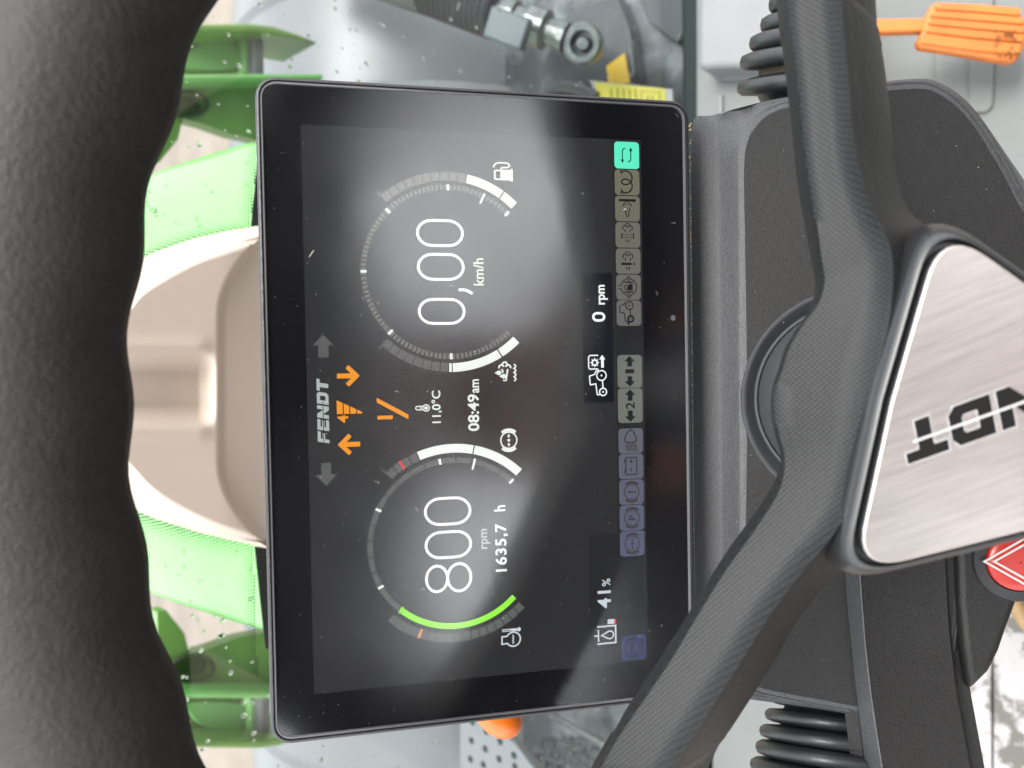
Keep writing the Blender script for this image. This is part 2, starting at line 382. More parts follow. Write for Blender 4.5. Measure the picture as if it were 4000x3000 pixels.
mb = MB(); sector(mb, TX, TY, 212, 234, -31.6, -33.0, -.00117); g('limit_mark', mb, RED, bg_)
mb = MB()
for k in range(17): sector(mb, TX, TY, 212.5, 233, 135.2+5.2*k, 139.9+5.2*k)
cg = g('coolant_gauge', mb, G1)
mb = MB(); sector(mb, TX, TY, 211, 234, 201.9, 203.2, -.00117); g('limit_mark', mb, ORL, cg)
# ---- big digits (rounded thin strokes)
def zero(mb, x0, x1, y0, y1, w):
    r = (x1-x0)/2-w/2; cx = (x0+x1)/2; pts = arc(cx, y0+w/2+r*1.15, r, 180, 360, 14, r*1.15)+arc(cx, y1-w/2-r*1.15, r, 0, 180, 14, r*1.15)
    stroke(mb, pts, w, True)
def eight(mb, x0, x1, y0, y1, w):
    cx = (x0+x1)/2; m = y0+(y1-y0)*.475; r = (x1-x0)/2-w/2
    stroke(mb, arc(cx, (y0+m)/2+w/4, r*.93, 0, 345, 23, (m-y0)/2-w/4), w, True)
    stroke(mb, arc(cx, (m+y1)/2-w/4, r, 0, 345, 23, (y1-m)/2-w/4), w, True)
mb = MB(); eight(mb, 206, 277, 254.5, 365, 6.2); zero(mb, 287, 353, 255, 366, 6.2); zero(mb, 365, 432, 255, 366, 6.2); g('rpm_readout', mb, DIG)
mb = MB(); zero(mb, 833, 895, 250.5, 361, 6.2); zero(mb, 935, 999, 250.5, 361, 6.2); zero(mb, 1013, 1077, 250, 360.5, 6.2)
stroke(mb, [(914, 346), (914.5, 358), (911, 369), (905, 378)], 6.5); g('speed_readout', mb, DIG)
mb = MB(); text(mb, 'km/h', 924.5, 988, 381, 406, .012); g('speed_unit', mb, CREAM)
mb = MB(); text(mb, 'rpm', 304.5, 351.5, 388, 410, .012); g('rpm_unit', mb, LOGO)
mb = MB(); text(mb, '1635,7', 247.5, 362, 421, 453, .022, space=1.12); text(mb, 'h', 391, 405.5, 420, 447, .022); g('hour_readout', mb, WHT)
mb = MB(); text(mb, '08:49', 583.5, 670, 362, 389, .022); text(mb, 'am', 673, 705, 374, 390, .02); g('clock_readout', mb, WHT)
mb = MB(); text(mb, '11,0°C', 605, 680.5, 277.5, 302, .02)
stroke(mb, arc(641, 245, 4, 180, 360, 8)+[(645, 259)]+arc(641, 265, 7.5, -55, 235, 14)+[(637, 259)], 2.6, True); disc(mb, 641, 265, 4.2); stroke(mb, [(641, 250), (641, 264)], 2.2); g('temperature_readout', mb, WHT)
# ---- memo, n/min
mb = MB(); text(mb, 'MEMO', 913, 992, 479, 498, .012)
shape(mb, [(893, 471), (904, 484), (898, 484), (898, 501), (888, 501), (888, 484), (882, 484)]); shape(mb, [(1011, 503), (1000, 489), (1006, 489), (1006, 473), (1016, 473), (1016, 489), (1022, 489)]); g('memo_sign', mb, INKD)
mb = MB(); stroke(mb, arc(318, 196, 19, -60, 200, 20), 4); shape(mb, [(300, 176), (314, 171), (311, 186)]); text(mb, 'n/min', 296, 340, 219, 231, .01); g('engine_speed_sign', mb, INKD)
mb = MB(); stroke(mb, arc(969, 200, 18, 0, 340, 18), 4, True); g('drive_sign', mb, INKD)
# ---- top row
def letter_polys(ch, wd):
    s = .30*wd if wd else .3
    b = .27
    L = {'F': [[(0, 0), (s*1.1, 0), (s*1.1, 1), (0, 1)], [(s*1.1, 1-b), (wd, 1-b), (wd, 1), (s*1.1, 1)], [(s*1.1, .36), (wd*.88, .36), (wd*.88, .58), (s*1.1, .58)]],
         'E': [[(0, 0), (s*1.1, 0), (s*1.1, 1), (0, 1)], [(s*1.1, 1-b), (wd, 1-b), (wd, 1), (s*1.1, 1)], [(s*1.1, .40), (wd*.92, .40), (wd*.92, .60), (s*1.1, .60)], [(s*1.1, 0), (wd, 0), (wd, b), (s*1.1, b)]],
         'N': [[(0, 0), (s, 0), (s, .55), (s, 1), (0, 1)], [(wd-s, 0), (wd, 0), (wd, 1), (wd-s, 1), (wd-s, .45)], [(s, 1), (s, .50), (wd-s, 0), (wd-s, .45)]],
         'D': [[(0, 0), (s*1.1, 0), (s*1.1, 1), (0, 1)], [(s*1.1, 1-b), (wd*.66, 1-b), (wd*.70, .66), (wd, .80), (wd*.84, 1), (s*1.1, 1)], [(wd*.70, .66), (wd*.70, .34), (wd, .20), (wd, .80)], [(s*1.1, 0), (wd*.84, 0), (wd, .20), (wd*.70, .34), (wd*.66, b), (s*1.1, b)]],
         'T': [[(0, 1-b), (wd, 1-b), (wd, 1), (0, 1)], [(wd*.32, 0), (wd*.68, 0), (wd*.68, 1-b), (wd*.32, 1-b)]]}
    return L[ch]
WORD = [('F', 0, 1.06), ('E', 1.20, 1.06), ('N', 2.40, 1.22), ('D', 3.78, 1.16), ('T', 5.06, 1.16)]
def word_polys(shear=.20):
    o = []
    for ch, x, wd in WORD:
        for p in letter_polys(ch, wd): o.append([(x+a+shear*b, b) for a, b in p])
    return o
mb = MB()
for p in word_polys(): shape(mb, [(567+a/6.42*147, 46.5-b*25.5) for a, b in p])
lg = g('maker_logo', mb, LOGO)
mb = MB(); shape(mb, [(566, 33.2), (662, 33.2), (662, 34.8), (566, 34.8)], -.00116); g('logo_slit', mb, DRK, lg)
mb = MB(); shape(mb, [(471, 37.5), (497, 13), (497, 27), (523, 27), (523, 49), (497, 49), (497, 61.5)]); g('turn_arrow', mb, G2)
mb = MB(); shape(mb, [(812, 37.5), (788, 14), (788, 26.5), (761, 26.5), (761, 49), (788, 49), (788, 62)]); g('turn_arrow', mb, G2)
mb = MB(); stroke(mb, [(563, 79), (563, 114)], 11); stroke(mb, [(542, 92), (563, 71), (584, 92)], 10); g('up_arrow', mb, ORG)
mb = MB(); stroke(mb, [(718.5, 66), (718.5, 101)], 11); stroke(mb, [(697.5, 88.5), (718.5, 109.5), (739.5, 88.5)], 10); g('down_arrow', mb, ORG)
mb = MB()
for y0, y1 in ((64, 77), (79.5, 91.5), (94, 106.5), (109, 120.5)):
    xr = lambda y: 664-(y-64)*.5
    shape(mb, [(632.5, y0), (xr(y0), y0), (xr(y1), y1), (632.5, y1)])
text(mb, '4', 612.5, 629.5, 65, 89, .03); g('gear_step_sign', mb, ORG)
mb = MB(); shape(mb, [(617.5, 154), (626, 154), (626, 188.5), (617.5, 188.5)]); shape(mb, [(656.5, 153), (667.5, 153), (627, 224), (616, 224)]); g('range_sign', mb, ORG)
mb = MB(); shape(mb, [(650, 189), (656.5, 189), (656.5, 223.5), (650, 223.5)]); shape(mb, [(663, 189), (669.5, 189), (669.5, 223.5), (663, 223.5)]); g('range_sign', mb, G4)
# ---- symbols under the gauges
def brake_sym(mb, cx, cy, r, w, inner='dots'):
    stroke(mb, arc(cx, cy, r, 0, 345, 23), w, True)
    for a in (0, 180): stroke(mb, arc(cx, cy, r*1.27, a-42, a+42, 10), w*2.0)
    if inner == 'dots':
        disc(mb, cx, cy, r*.19)
        for s in (-1, 1):
            shape(mb, [(cx+s*r*.30, cy), (cx+s*r*.52, cy-r*.22), (cx+s*r*.52, cy-r*.09), (cx+s*r*.74, cy-r*.09), (cx+s*r*.74, cy+r*.09), (cx+s*r*.52, cy+r*.09), (cx+s*r*.52, cy+r*.22)])
mb = MB(); brake_sym(mb, 559, 458.5, 19.5, 3.4); g('brake_pressure_sign', mb, WHT)
def puffs(mb, cx, y, s, w):
    stroke(mb, arc(cx, y, 7*s, 200, 340, 8), w); stroke(mb, arc(cx-8.2*s, y+10*s, 7*s, 180, 372, 10), w); stroke(mb, arc(cx+8.2*s, y+10*s, 7*s, 168, 360, 10), w)
mb = MB()
def sw(x, y): return (y, x)
# exhaust fluid sign: puffs to the right, pipe, drops, wavy surface
for (cx, cy, a0, a1) in ((738, 452, -80, 80), (731.5, 444, -110, 75), (731.5, 460, -75, 110)): stroke(mb, arc(cx, cy, 6, a0, a1, 9), 4)
stroke(mb, [(728, 459), (699, 454)], 4); stroke(mb, [(728, 445), (719, 447.5)], 4); stroke(mb, [(703, 449.5), (699, 449)], 4)
for cx, cy in ((719, 436), (711, 447)):
    shape(mb, [(cx, cy-9)]+[(cx+5.6*math.cos(R_(a)), cy+2+5.6*math.sin(R_(a))) for a in range(-30, 211, 30)])
pts = []
for i in range(33): pts.append((699+i*40/32, 474+2.6*abs(math.sin(i*PI/8))*1.6))
stroke(mb, pts, 3.6); g('exhaust_fluid_sign', mb, WHT)
mb = MB(); shape(mb, [(1171.5, 437), (1174, 434), (1192, 434), (1196, 437), (1196.5, 474), (1199.5, 475), (1199.5, 479.5), (1168.5, 479.5), (1168.5, 475), (1171.5, 474)])
stroke(mb, [(1196, 452), (1199.5, 452), (1201.5, 456), (1201.5, 468), (1206, 472.5), (1211, 469), (1212.5, 460), (1212, 444), (1209, 437), (1201, 433)], 3.6); fu = g('fuel_sign', mb, CREAM)
mb = MB(); shape(mb, [(1175.5, 438.5), (1192, 438.5), (1192, 449.5), (1175.5, 449.5)], -.00116); g('fuel_sign_window', mb, DRK, fu)
mb = MB(); stroke(mb, [(74.5, 444.5), (73.5, 433.5), (91.5, 433.5), (91.5, 444.5)]+arc(83.5, 461, 17, -58, 238, 22), 3.6, True)
stroke(mb, [(72, 459), (76, 462), (79, 459), (83, 462), (86, 459), (90, 462), (94, 459)], 2.4)
stroke(mb, [(106, 434), (106, 470)], 6.5); disc(mb, 106, 475, 5); co = g('coolant_sign', mb, BLUW)
mb = MB(); stroke(mb, [(106, 435), (106, 455)], 2.2, h=-.00116); g('thermometer_slot', mb, G1, co)
# ---- lower readouts
mb = MB(); zero(mb, 838.5, 862, 669, 702.5, 6); text(mb, 'rpm', 880, 927.5, 686, 709.5, .024); g('shaft_speed_readout', mb, DIG)
mb = MB()
stroke(mb, arc(668, 694, 9, 0, 345, 18), 3, True); disc(mb, 668, 694, 2.3); stroke(mb, arc(708, 690.5, 12, 0, 345, 20), 3, True); disc(mb, 708, 690.5, 2.3)
stroke(mb, [(677, 694), (696, 693)], 3); stroke(mb, [(661, 685), (662, 679), (688, 676), (686, 662), (707, 660), (711, 673), (720, 678), (720, 684)], 2.9)
stroke(mb, [(724, 683), (724, 661), (728, 658.5), (753, 658.5), (757, 662), (757, 683)], 3)
stroke(mb, arc(739.5, 674, 6.2, 0, 340, 16), 3.6, True)
for k in range(8): a = R_(45*k); stroke(mb, [(739.5+7.5*math.cos(a), 674+7.5*math.sin(a)), (739.5+10.8*math.cos(a), 674+10.8*math.sin(a))], 3)
shape(mb, [(727, 690), (747, 690), (747, 685), (758, 693), (747, 701), (747, 697), (727, 697)]); g('shaft_drive_sign', mb, DIG)
mb = MB(); text(mb, '41', 138.5, 182, 672, 706, .02, space=1.08); text(mb, '%', 192.5, 211, 684, 705.5, .012); g('fluid_level_readout', mb, BLUW)
mb = MB(); stroke(mb, [(52, 670), (52, 717), (94, 717), (94, 670)], 4.2); stroke(mb, [(57, 673), (87, 673)], 3.6); stroke(mb, [(72, 662), (72, 673)], 4)
stroke(mb, [(72, 681)]+arc(72, 702, 9.5, -30, 210, 14), 3.6, True); tk = g('fluid_tank_sign', mb, BLUW)
mb = MB()
for k in range(5): shape(mb, [(98.5, 670+5.4*k), (110, 670+5.4*k), (110, 674.5+5.4*k), (98.5, 674.5+5.4*k)])
g('level_segment', mb, G4, tk)
mb = MB(); shape(mb, [(98.5, 697), (110.5, 697), (110.5, 713.5), (98.5, 713.5)]); g('level_segment', mb, BLUW, tk)
mb = MB(); shape(mb, [(98.5, 713.5), (110.5, 713.5), (110.5, 718.5), (98.5, 718.5)]); g('level_segment', mb, RED, tk)

# ---- telltale tiles
def tile_sym(kind, mb, x, y, w):
    P = lambda *q: [(x+a, y+b) for a, b in q]
    if kind == 'loop':
        stroke(mb, P((17, 23), (17, 31), (21, 34), (45, 34)), 2.6) if 0 else None
        stroke(mb, P((21, 20.5), (43, 20.5), (48, 23), (48.5, 28)), 2.6); shape(mb, P((13, 20.5), (22, 16), (22, 25)))
        stroke(mb, P((44, 42), (23, 42), (18, 39.5), (17.5, 34)), 2.6); shape(mb, P((52, 42), (43, 37.5), (43, 46.5)))
    elif kind == 'coil':
        pts = [(3, 21)]
        for i in range(61):
            t = i/60*4*PI; pts.append((12+i/60*40-15*math.sin(t)*.75, 31+13.5*-math.cos(t)*-1*-1))
        stroke(mb, P(*pts), 3.4); stroke(mb, P((3, 15), (12, 17.5)), 3.4); stroke(mb, P((52, 17.5), (61, 15)), 3.4)
    elif kind == 'exhaust_temp':
        for s in (-1, 1): stroke(mb, P((10, 31+s*2.2), (33, 31+s*6)), 2.6)
        for cx, cy, a0, a1 in ((44, 31, -75, 75), (38, 25, -120, 60), (38, 37, -60, 120)): stroke(mb, P(*arc(cx, cy, 4.6, a0, a1, 8)), 2.4)
        stroke(mb, P((51, 10), (51, 46)), 6); disc(mb, x+51, y+49, 4.2)
    elif kind == 'filter':
        for s in (-1, 1):
            stroke(mb, P((13, 31+s*2.6), (20, 31+s*3.8)), 2.6); stroke(mb, P((38, 31+s*6), (44, 31+s*7.5)), 2.6)
            stroke(mb, P((22, 31+s*15), (35, 31+s*15)), 3.4)
        for r in range(2):
            for c in range(4): disc(mb, x+25+r*6.5, y+21.5+c*6.3, 1.7)
        for cx, cy, a0, a1 in ((53, 31, -70, 70), (48, 24, -140, 85), (48, 38, -85, 140)): stroke(mb, P(*arc(cx, cy, 5.6, a0, a1, 9)), 2.6)
    elif kind == 'exhaust_warn':
        for s in (-1, 1):
            stroke(mb, P((9, 31+s*2.8), (17, 31+s*3.6)), 3); stroke(mb, P((32, 31+s*6), (38, 31+s*7.2)), 3)
        stroke(mb, P((24, 14), (24, 40)), 6); disc(mb, x+24, y+47, 2.8)
        for cx, cy, a0, a1 in ((48, 31, -70, 70), (42, 24, -140, 85), (42, 38, -85, 140)): stroke(mb, P(*arc(cx, cy, 5.8, a0, a1, 9)), 2.6)
    elif kind == 'diff_lock':
        stroke(mb, P(*arc(31, 32, 20, -78, -10, 8)), 2.4); stroke(mb, P(*arc(31, 32, 20, 10, 170, 16)), 2.4); stroke(mb, P(*arc(31, 32, 20, 190, 258, 8)), 2.4)
        for s in (-1, 1):
            stroke(mb, P((31+s*4, 5), (31+s*4, 12)), 2.2); stroke(mb, P((31+s*26, 28.5), (31+s*20, 28.5)), 2.2); stroke(mb, P((31+s*26, 36), (31+s*20, 36)), 2.2); stroke(mb, P((31+s*28, 32), (31+s*13, 32)), 2.2)
            stroke(mb, P((31+s*12, 21), (31+s*12, 43)), 3.4)
        shape(mb, P((23, 28), (39, 28), (39, 42), (23, 42))); stroke(mb, P(*arc(31, 27, 6, 180, 360, 8)), 2.4)
    elif kind == 'front_axle':
        stroke(mb, P(*arc(49.5, 33, 9.5, 0, 345, 20)), 2.6, True); disc(mb, x+49.5, y+33, 1.9); stroke(mb, P(*arc(17, 36, 7, 0, 345, 18)), 4.6, True); disc(mb, x+17, y+36, 1.9)
        stroke(mb, P((25, 36), (40, 35)), 2.4); stroke(mb, P((13, 27), (11.5, 22), (32, 19), (32.5, 8.5), (50, 8), (52, 19), (58, 22)), 2.3); shape(mb, P((1, 30), (10, 24), (10, 36)))
    elif kind in ('1', '2'):
        yc = 31.5
        for s in (-1, 1):
            c = w/2; shape(mb, P((c+s*(c-2.5), yc), (c+s*(c-16), yc-13.5), (c+s*(c-16), yc-6), (c+s*12, yc-6), (c+s*12, yc+6), (c+s*(c-16), yc+6), (c+s*(c-16), yc+13.5)))
        text(mb, kind, x+w/2-(5 if kind == '1' else 8), x+w/2+(5 if kind == '1' else 8), y+20, y+43, .015)
    elif kind == 'headlamp':
        stroke(mb, P(*(arc(33, 31, 25, -62, 62, 14, 15.5)+[(32, 45.5), (28, 31), (32, 16.5)])), 3.4, True) if 0 else stroke(mb, P((30, 16), (40, 17), (52, 23), (58.5, 31), (52, 39), (40, 45), (30, 46), (27, 38), (26, 31), (27, 23)), 3.4, True)
        for k in range(5): stroke(mb, P((24, 18.5+6*k), (5.5, 23.5+6*k)), 3)
    elif kind == 'battery':
        stroke(mb, P((11, 18), (53, 18), (53, 46), (11, 46)), 3, True); shape(mb, P((15, 13.5), (23, 13.5), (23, 17), (15, 17))); shape(mb, P((41, 13.5), (49, 13.5), (49, 17), (41, 17)))
        stroke(mb, P((18, 32), (26, 32)), 3.4); stroke(mb, P((39, 32), (48, 32)), 3.4); stroke(mb, P((43.5, 27.5), (43.5, 36.5)), 3.4)
    elif kind in ('warn', 'park', 'trailer'):
        brake_sym(mb, x+31, y+32, 19, 2.6, 'dots' if kind == 'trailer' else None)
        if kind == 'warn': stroke(mb, P((31, 21), (31, 36)), 4); disc(mb, x+31, y+41.5, 2.6)
        if kind == 'park': text(mb, 'P', x+25, x+37.5, y+23, y+41.5, .02)
    elif kind == 'abs':
        brake_sym(mb, x+31, y+26, 18, 2.4, None); text(mb, 'ABS', x+19.5, x+43, y+20, y+32, .02)
        stroke(mb, P((12, 49), (50, 49), (50, 55), (12, 55)), 2, True); disc(mb, x+20, y+58, 3); disc(mb, x+44, y+58, 3)
TILES = [(1210, 1275, 'loop', 'cyan lit tile with two curved arrows'), (1146, 1207.5, 'coil', 'grey tile with a glow plug coil'), (1082.5, 1144, 'exhaust_temp', 'grey tile with exhaust puffs and thermometer'),
         (1018.5, 1080, 'filter', 'grey tile with dotted exhaust filter'), (955, 1016.5, 'exhaust_warn', 'grey tile with exhaust puffs and exclamation mark'), (891.5, 953, 'diff_lock', 'grey tile with locked differential'),
         (828, 890, 'front_axle', 'grey tile with tractor outline'), (676.5, 757, '1', 'wide grey tile with arrows round a 1'), (590.5, 675, '2', 'wide grey tile with arrows round a 2'), (515.5, 577, 'headlamp', 'blue grey tile with headlamp'),
         (452.5, 514.5, 'battery', 'blue grey tile with battery'), (389.5, 451, 'warn', 'blue grey tile with brake warning ring'), (325.5, 388, 'park', 'blue grey tile with parking brake P'), (262, 324, 'trailer', 'blue grey tile with pressure arrows in brake ring'), (4, 66, 'abs', 'dark blue tile reading ABS')]
for x0, x1, kind, lab in TILES:
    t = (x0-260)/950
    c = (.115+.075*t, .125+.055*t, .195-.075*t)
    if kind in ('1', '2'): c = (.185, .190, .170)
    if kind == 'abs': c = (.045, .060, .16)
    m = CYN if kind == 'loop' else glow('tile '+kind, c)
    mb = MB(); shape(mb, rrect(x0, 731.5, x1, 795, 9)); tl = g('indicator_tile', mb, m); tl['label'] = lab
    mb = MB(); tile_sym(kind, mb, x0, 731.5, x1-x0)
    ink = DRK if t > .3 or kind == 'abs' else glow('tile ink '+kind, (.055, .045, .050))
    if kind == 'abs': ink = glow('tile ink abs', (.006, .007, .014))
    for q in range(len(mb.v)): mb.v[q] = mb.v[q]+EN*.00006
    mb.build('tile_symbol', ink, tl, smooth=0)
# light sensor dot in the lower mask
mb = MB(); disc(mb, 847, 878, 7, -.00115, 6.5); g('light_sensor', mb, glow('sensor window', (.0, .0, .0))); bpy.data.objects['light_sensor'].data.materials[0] = mat('sensor lens', (.10, .10, .105), .5)
# dust on the glass
mb = MB()
for k in range(620):
    x, y = random.uniform(-85, 1362), random.uniform(-75, 905); r = random.choice([.35, .4, .5, .6, .7, 1.0])
    if random.random() < .03:
        a = random.uniform(0, PI); L = random.uniform(4, 9); stroke(mb, [(x, y), (x+L*math.cos(a), y+L*math.sin(a)), (x+L*math.cos(a+.5)*1.3, y+L*math.sin(a+.5)*1.3)], .6, h=-.0002)
    else:
        p = scr(x, y, -.00022); q = r*PXM; mb.add([p-EX*q, p+EY*q*random.uniform(.6, 1.6), p+EX*q, p-EY*q, p+EN*q*.6], [(0, 1, 4), (1, 2, 4), (2, 3, 4), (3, 0, 4)])
stroke(mb, [(985, 12), (1000, 22)], 2.2, h=-.0002); stroke(mb, [(1108, 751), (1112, 757)], 2.5, h=-.0002)
tag(g('dust_specks', mb, M['dust']), kind='stuff')

# =================================================================== STEERING WHEEL
WC = CAM + CX*-0.0086217 + CY*0.1156758 + CZ*0.1647272
WN = (CX*-0.0410564 + CY*-0.1724424 + CZ*-0.9841636).normalized()
WX = (CX - WN*CX.dot(WN)).normalized(); WY = WN.cross(WX)     # in-plane axes
WR, RR, ROFF = .2355, .0216, .0266
def onw(px, py, off=0.0): return on(px, py, WC+WN*off, WN)
def w2(p): d = p-WC; return (d.dot(WX), d.dot(WY))
wheel = thing('steering_wheel', 'black steering wheel with dotted spokes and brushed silver badge in the hub', 'steering wheel', WC-WN*.06)
NT, NP = 360, 20
rings = []
for i in range(NT):
    t = 2*PI*i/NT; rad = WX*math.cos(t)+WY*math.sin(t); c = WC+WN*ROFF+rad*WR
    ring = []
    for k in range(NP):
        ps = 2*PI*k/NP; grip = 1+.045*math.cos(36*t+.6)*max(0, -math.cos(ps)*.5-math.sin(ps)*.8+.2)
        ring.append(c+(rad*math.cos(ps)+WN*math.sin(ps))*RR*grip)
    rings.append(ring)
v, f = loft(rings+[rings[0]], True)
link('rim', v, f, M['wheel'], wheel, smooth=60)
# spokes and hub body as one loft: display-side outline L, ridge G, driver-side outline Rr
Lp = [(1690, -60), (1700, 0), (1712, 100), (1725, 200), (1740, 350), (1757, 470), (1768, 560), (1774, 600), (1772, 623), (1760, 658), (1728, 700), (1697, 749), (1683, 791), (1667, 840), (1665, 893), (1675, 946), (1685, 977), (1686, 1016), (1676, 1058), (1648, 1106), (1602, 1173), (1557, 1236), (1490, 1345), (1438, 1432), (1330, 1590), (1290, 1660), (1235, 1745)]
Gp = [(1795, -60), (1802, 0), (1810, 100), (1820, 200), (1836, 350), (1868, 455), (1895, 510), (1908, 545), (1912, 580), (1912, 620), (1908, 670), (1900, 720), (1890, 760), (1880, 810), (1870, 860), (1862, 910), (1854, 950), (1846, 995), (1832, 1050), (1815, 1100), (1775, 1160), (1728, 1215), (1650, 1320), (1585, 1425), (1480, 1590), (1436, 1660), (1385, 1745)]
Rp = [(1938, -60), (1945, 0), (1960, 100), (1972, 200), (1986, 340), (2010, 440), (2070, 500), (2100, 545), (2110, 600), (2110, 660), (2100, 720), (2095, 780), (2090, 830), (2085, 880), (2080, 930), (2075, 980), (2060, 1020), (2040, 1070), (2010, 1130), (1960, 1200), (1865, 1265), (1805, 1320), (1742, 1405), (1700, 1480), (1606, 1625), (1581, 1662), (1535, 1745)]
DROP = [1, 1, 1, 1, 1, .8, .45, .2, 0, 0, 0, 0, 0, 0, 0, 0, 0, 0, .15, .5, .8, 1, 1, 1, 1, 1, 1]
# run the arm ends out to the rim, inside the wheel's own plane
def extend(lst, first):
    a, b = (lst[0], lst[1]) if first else (lst[-1], lst[-2])
    dv = (a-b).normalized(); t = 0
    while (a+dv*t-WC).length < .222 and t < .2: t += .002
    return a+dv*t+WN*.020                     # meets the rim tube
L3 = [onw(x, y, -.014) for x, y in Lp]; G3_ = [onw(x, y, -.010) for x, y in Gp]; R3 = [onw(x, y, -.020-.006*d) for (x, y), d in zip(Rp, DROP)]
for lst in (L3, G3_, R3):
    a, b = extend(lst, True), extend(lst, False); lst.insert(0, a); lst.append(b)
DROP = [1]+DROP+[1]
K = 5
L3, G3_, R3 = smooth_path(L3, K), smooth_path(G3_, K), smooth_path(R3, K)
DR = []
for a, b in zip(DROP, DROP[1:]): DR += [a+(b-a)*k/K for k in range(K)]
DR.append(DROP[-1])
secs = []
for l, gg, r, d in zip(L3, G3_, R3, DR):
    sec = [l+(gg-l)*.25-WN*.022, l+(gg-l)*.015-WN*.0015, l+(gg-l)*.05+WN*.0005]
    for t in (.25, .45, .65, .82): sec.append(l.lerp(gg, t)+WN*.0020*t)
    sec.append(gg.lerp(l, .05)+WN*.0046); sec.append(gg+WN*.0054)
    for k in range(1, 8):
        t = k/7; q = gg.lerp(r, t); sec.append(q + WN*(.0042*(1-t)) - WN*d*.017*(.62*t+.38*t**3))
    sec.append(r-WN*(.022+.012*d))
    secs.append(sec)
v, f = loft(secs, False)
n_ = len(secs[0])
uvs = []
for p in v:
    a, b = w2(p); uvs.append(((a+b)*.7071/.00098, (a-b)*.7071/.00098))
nA = 9          # face columns L..ridge carry the dotted grip, the rest is smooth
fg_ = [q for i, q in enumerate(f) if i % (n_-1) < 9]; fs_ = [q for i, q in enumerate(f) if i % (n_-1) >= 9]
sp = link('spoke', v, f, M['grip'], wheel, smooth=60, uvs=uvs)
sp.data.materials.append(mat('smooth shaded spoke plastic', (.009, .0085, .009), .5, spec=.3, bump=.4, bscale=420, var=.3, vscale=300))  # driver-side faces darkened in colour for the shade of the driver's body
for i, p in enumerate(sp.data.polygons): p.material_index = 0 if i % (n_-1) < 9 else 1
# third spoke, towards the driver
T3 = onw(2721, 998); d3 = (T3-WC).normalized(); s3 = WN.cross(d3)
secs = []
for t in (.02, .06, .12, .18, .215):
    wdt = .026-.02*t; c = WC+d3*t-WN*.014
    secs.append([c-s3*wdt-WN*.02, c-s3*wdt-WN*.002, c-s3*wdt*.6+WN*.004, c+s3*wdt*.6+WN*.004, c+s3*wdt-WN*.002, c+s3*wdt-WN*.02])
v, f = loft(secs, True, True); link('spoke', v, f, sp.data.materials[1], wheel, smooth=50)
# badge: rounded triangle
TRI = [onw(2033, 477), onw(1837, 1246), onw(2721, 998)]
cen = (TRI[0]+TRI[1]+TRI[2])/3
def tri_loop(sc, off, cut=.17, k=9):
    T = [cen+(p-cen)*sc for p in TRI]; o = []
    for i in range(3):
        p0, p1, p2 = T[i-1], T[i], T[(i+1) % 3]; a = p1.lerp(p0, cut); b = p1.lerp(p2, cut)
        for s in range(k+1): t = s/k; o.append((a*(1-t)**2+p1*2*t*(1-t)+b*t*t)+WN*off)
        q = b.lerp(T[(i+1) % 3].lerp(p1, cut), .5); m = (a+b)/2
        o.append(q+(q-cen).normalized()*.0009*sc+WN*off)
    return o
v, f = loft([tri_loop(1.19, -.020), tri_loop(1.165, -.010), tri_loop(1.15, -.0066), tri_loop(1.135, -.0050), tri_loop(1.062, -.0018), tri_loop(1.045, -.0018), tri_loop(1.032, -.0045), tri_loop(1.008, -.0045), tri_loop(1.002, -.0014)], True)
f.append(tuple(range(len(v)-len(tri_loop(1, 0)), len(v))))
link('hub_frame', v, f, M['gloss'], wheel, smooth=60)
loop = tri_loop(1.0, .0002); v, f = ngon_slab(loop, -WN*.0015)
RD = (onw(1960, 990)-onw(2212, 900)).normalized(); RU = WN.cross(RD)
badge = link('badge', v, f, M['plate'], wheel, smooth=30, uvs=[((p-WC).dot(RD)/.05, (p-WC).dot(RU)/.05) for p in v], bevel=.0004)
# raised word on the badge: laid out along its own baseline, T at the far end
zz = lambda x, y: onw((2600+x/1.58)/S, (950+y/1.58)/S, 0)
Tt = zz(1496, 1362); Tb = zz(1640, 1075)               # letter top line and bottom line samples
h0 = abs((Tt-Tb).dot(RU)); sgn = 1 if (Tt-Tb).dot(RU) > 0 else -1; h_ = h0*1.08; base = (Tt-WC).dot(RU)-sgn*h_
tr = (Tt-WC).dot(RD)                                     # reading-right end of the T
sx = h_*.92
def wp(a, b, off): return WC + RD*(tr-(6.42-a)*sx) + RU*(base+sgn*b*h_) + WN*off
mo = MB(); mi = MB()
def grow(poly, e):
    cx = sum(p[0] for p in poly)/len(poly); cy = sum(p[1] for p in poly)/len(poly)
    return [(a+(e if a > cx else -e), b+(e if b > cy else -e)) for a, b in poly]
for p in word_polys(.22):
    vv, ff = ngon_slab([wp(a, b, .0003) for a, b in grow(p, .032)], WN*.00008); mo.add(vv, ff)
    vv, ff = ngon_slab([wp(a, b, .0004) for a, b in p], WN*.00010); mi.add(vv, ff)
ol = mo.build('letter_outline', M['inkline'], badge, smooth=0)
mi.build('letter', M['ink'], badge, smooth=0)
vv, ff = ngon_slab([wp(0, .46, .00055), wp(6.1, .46, .00055), wp(6.1, .525, .00055), wp(0, .525, .00055)], WN*.00006)
link('letter_slit', vv, ff, M['inkline'], badge, smooth=0)

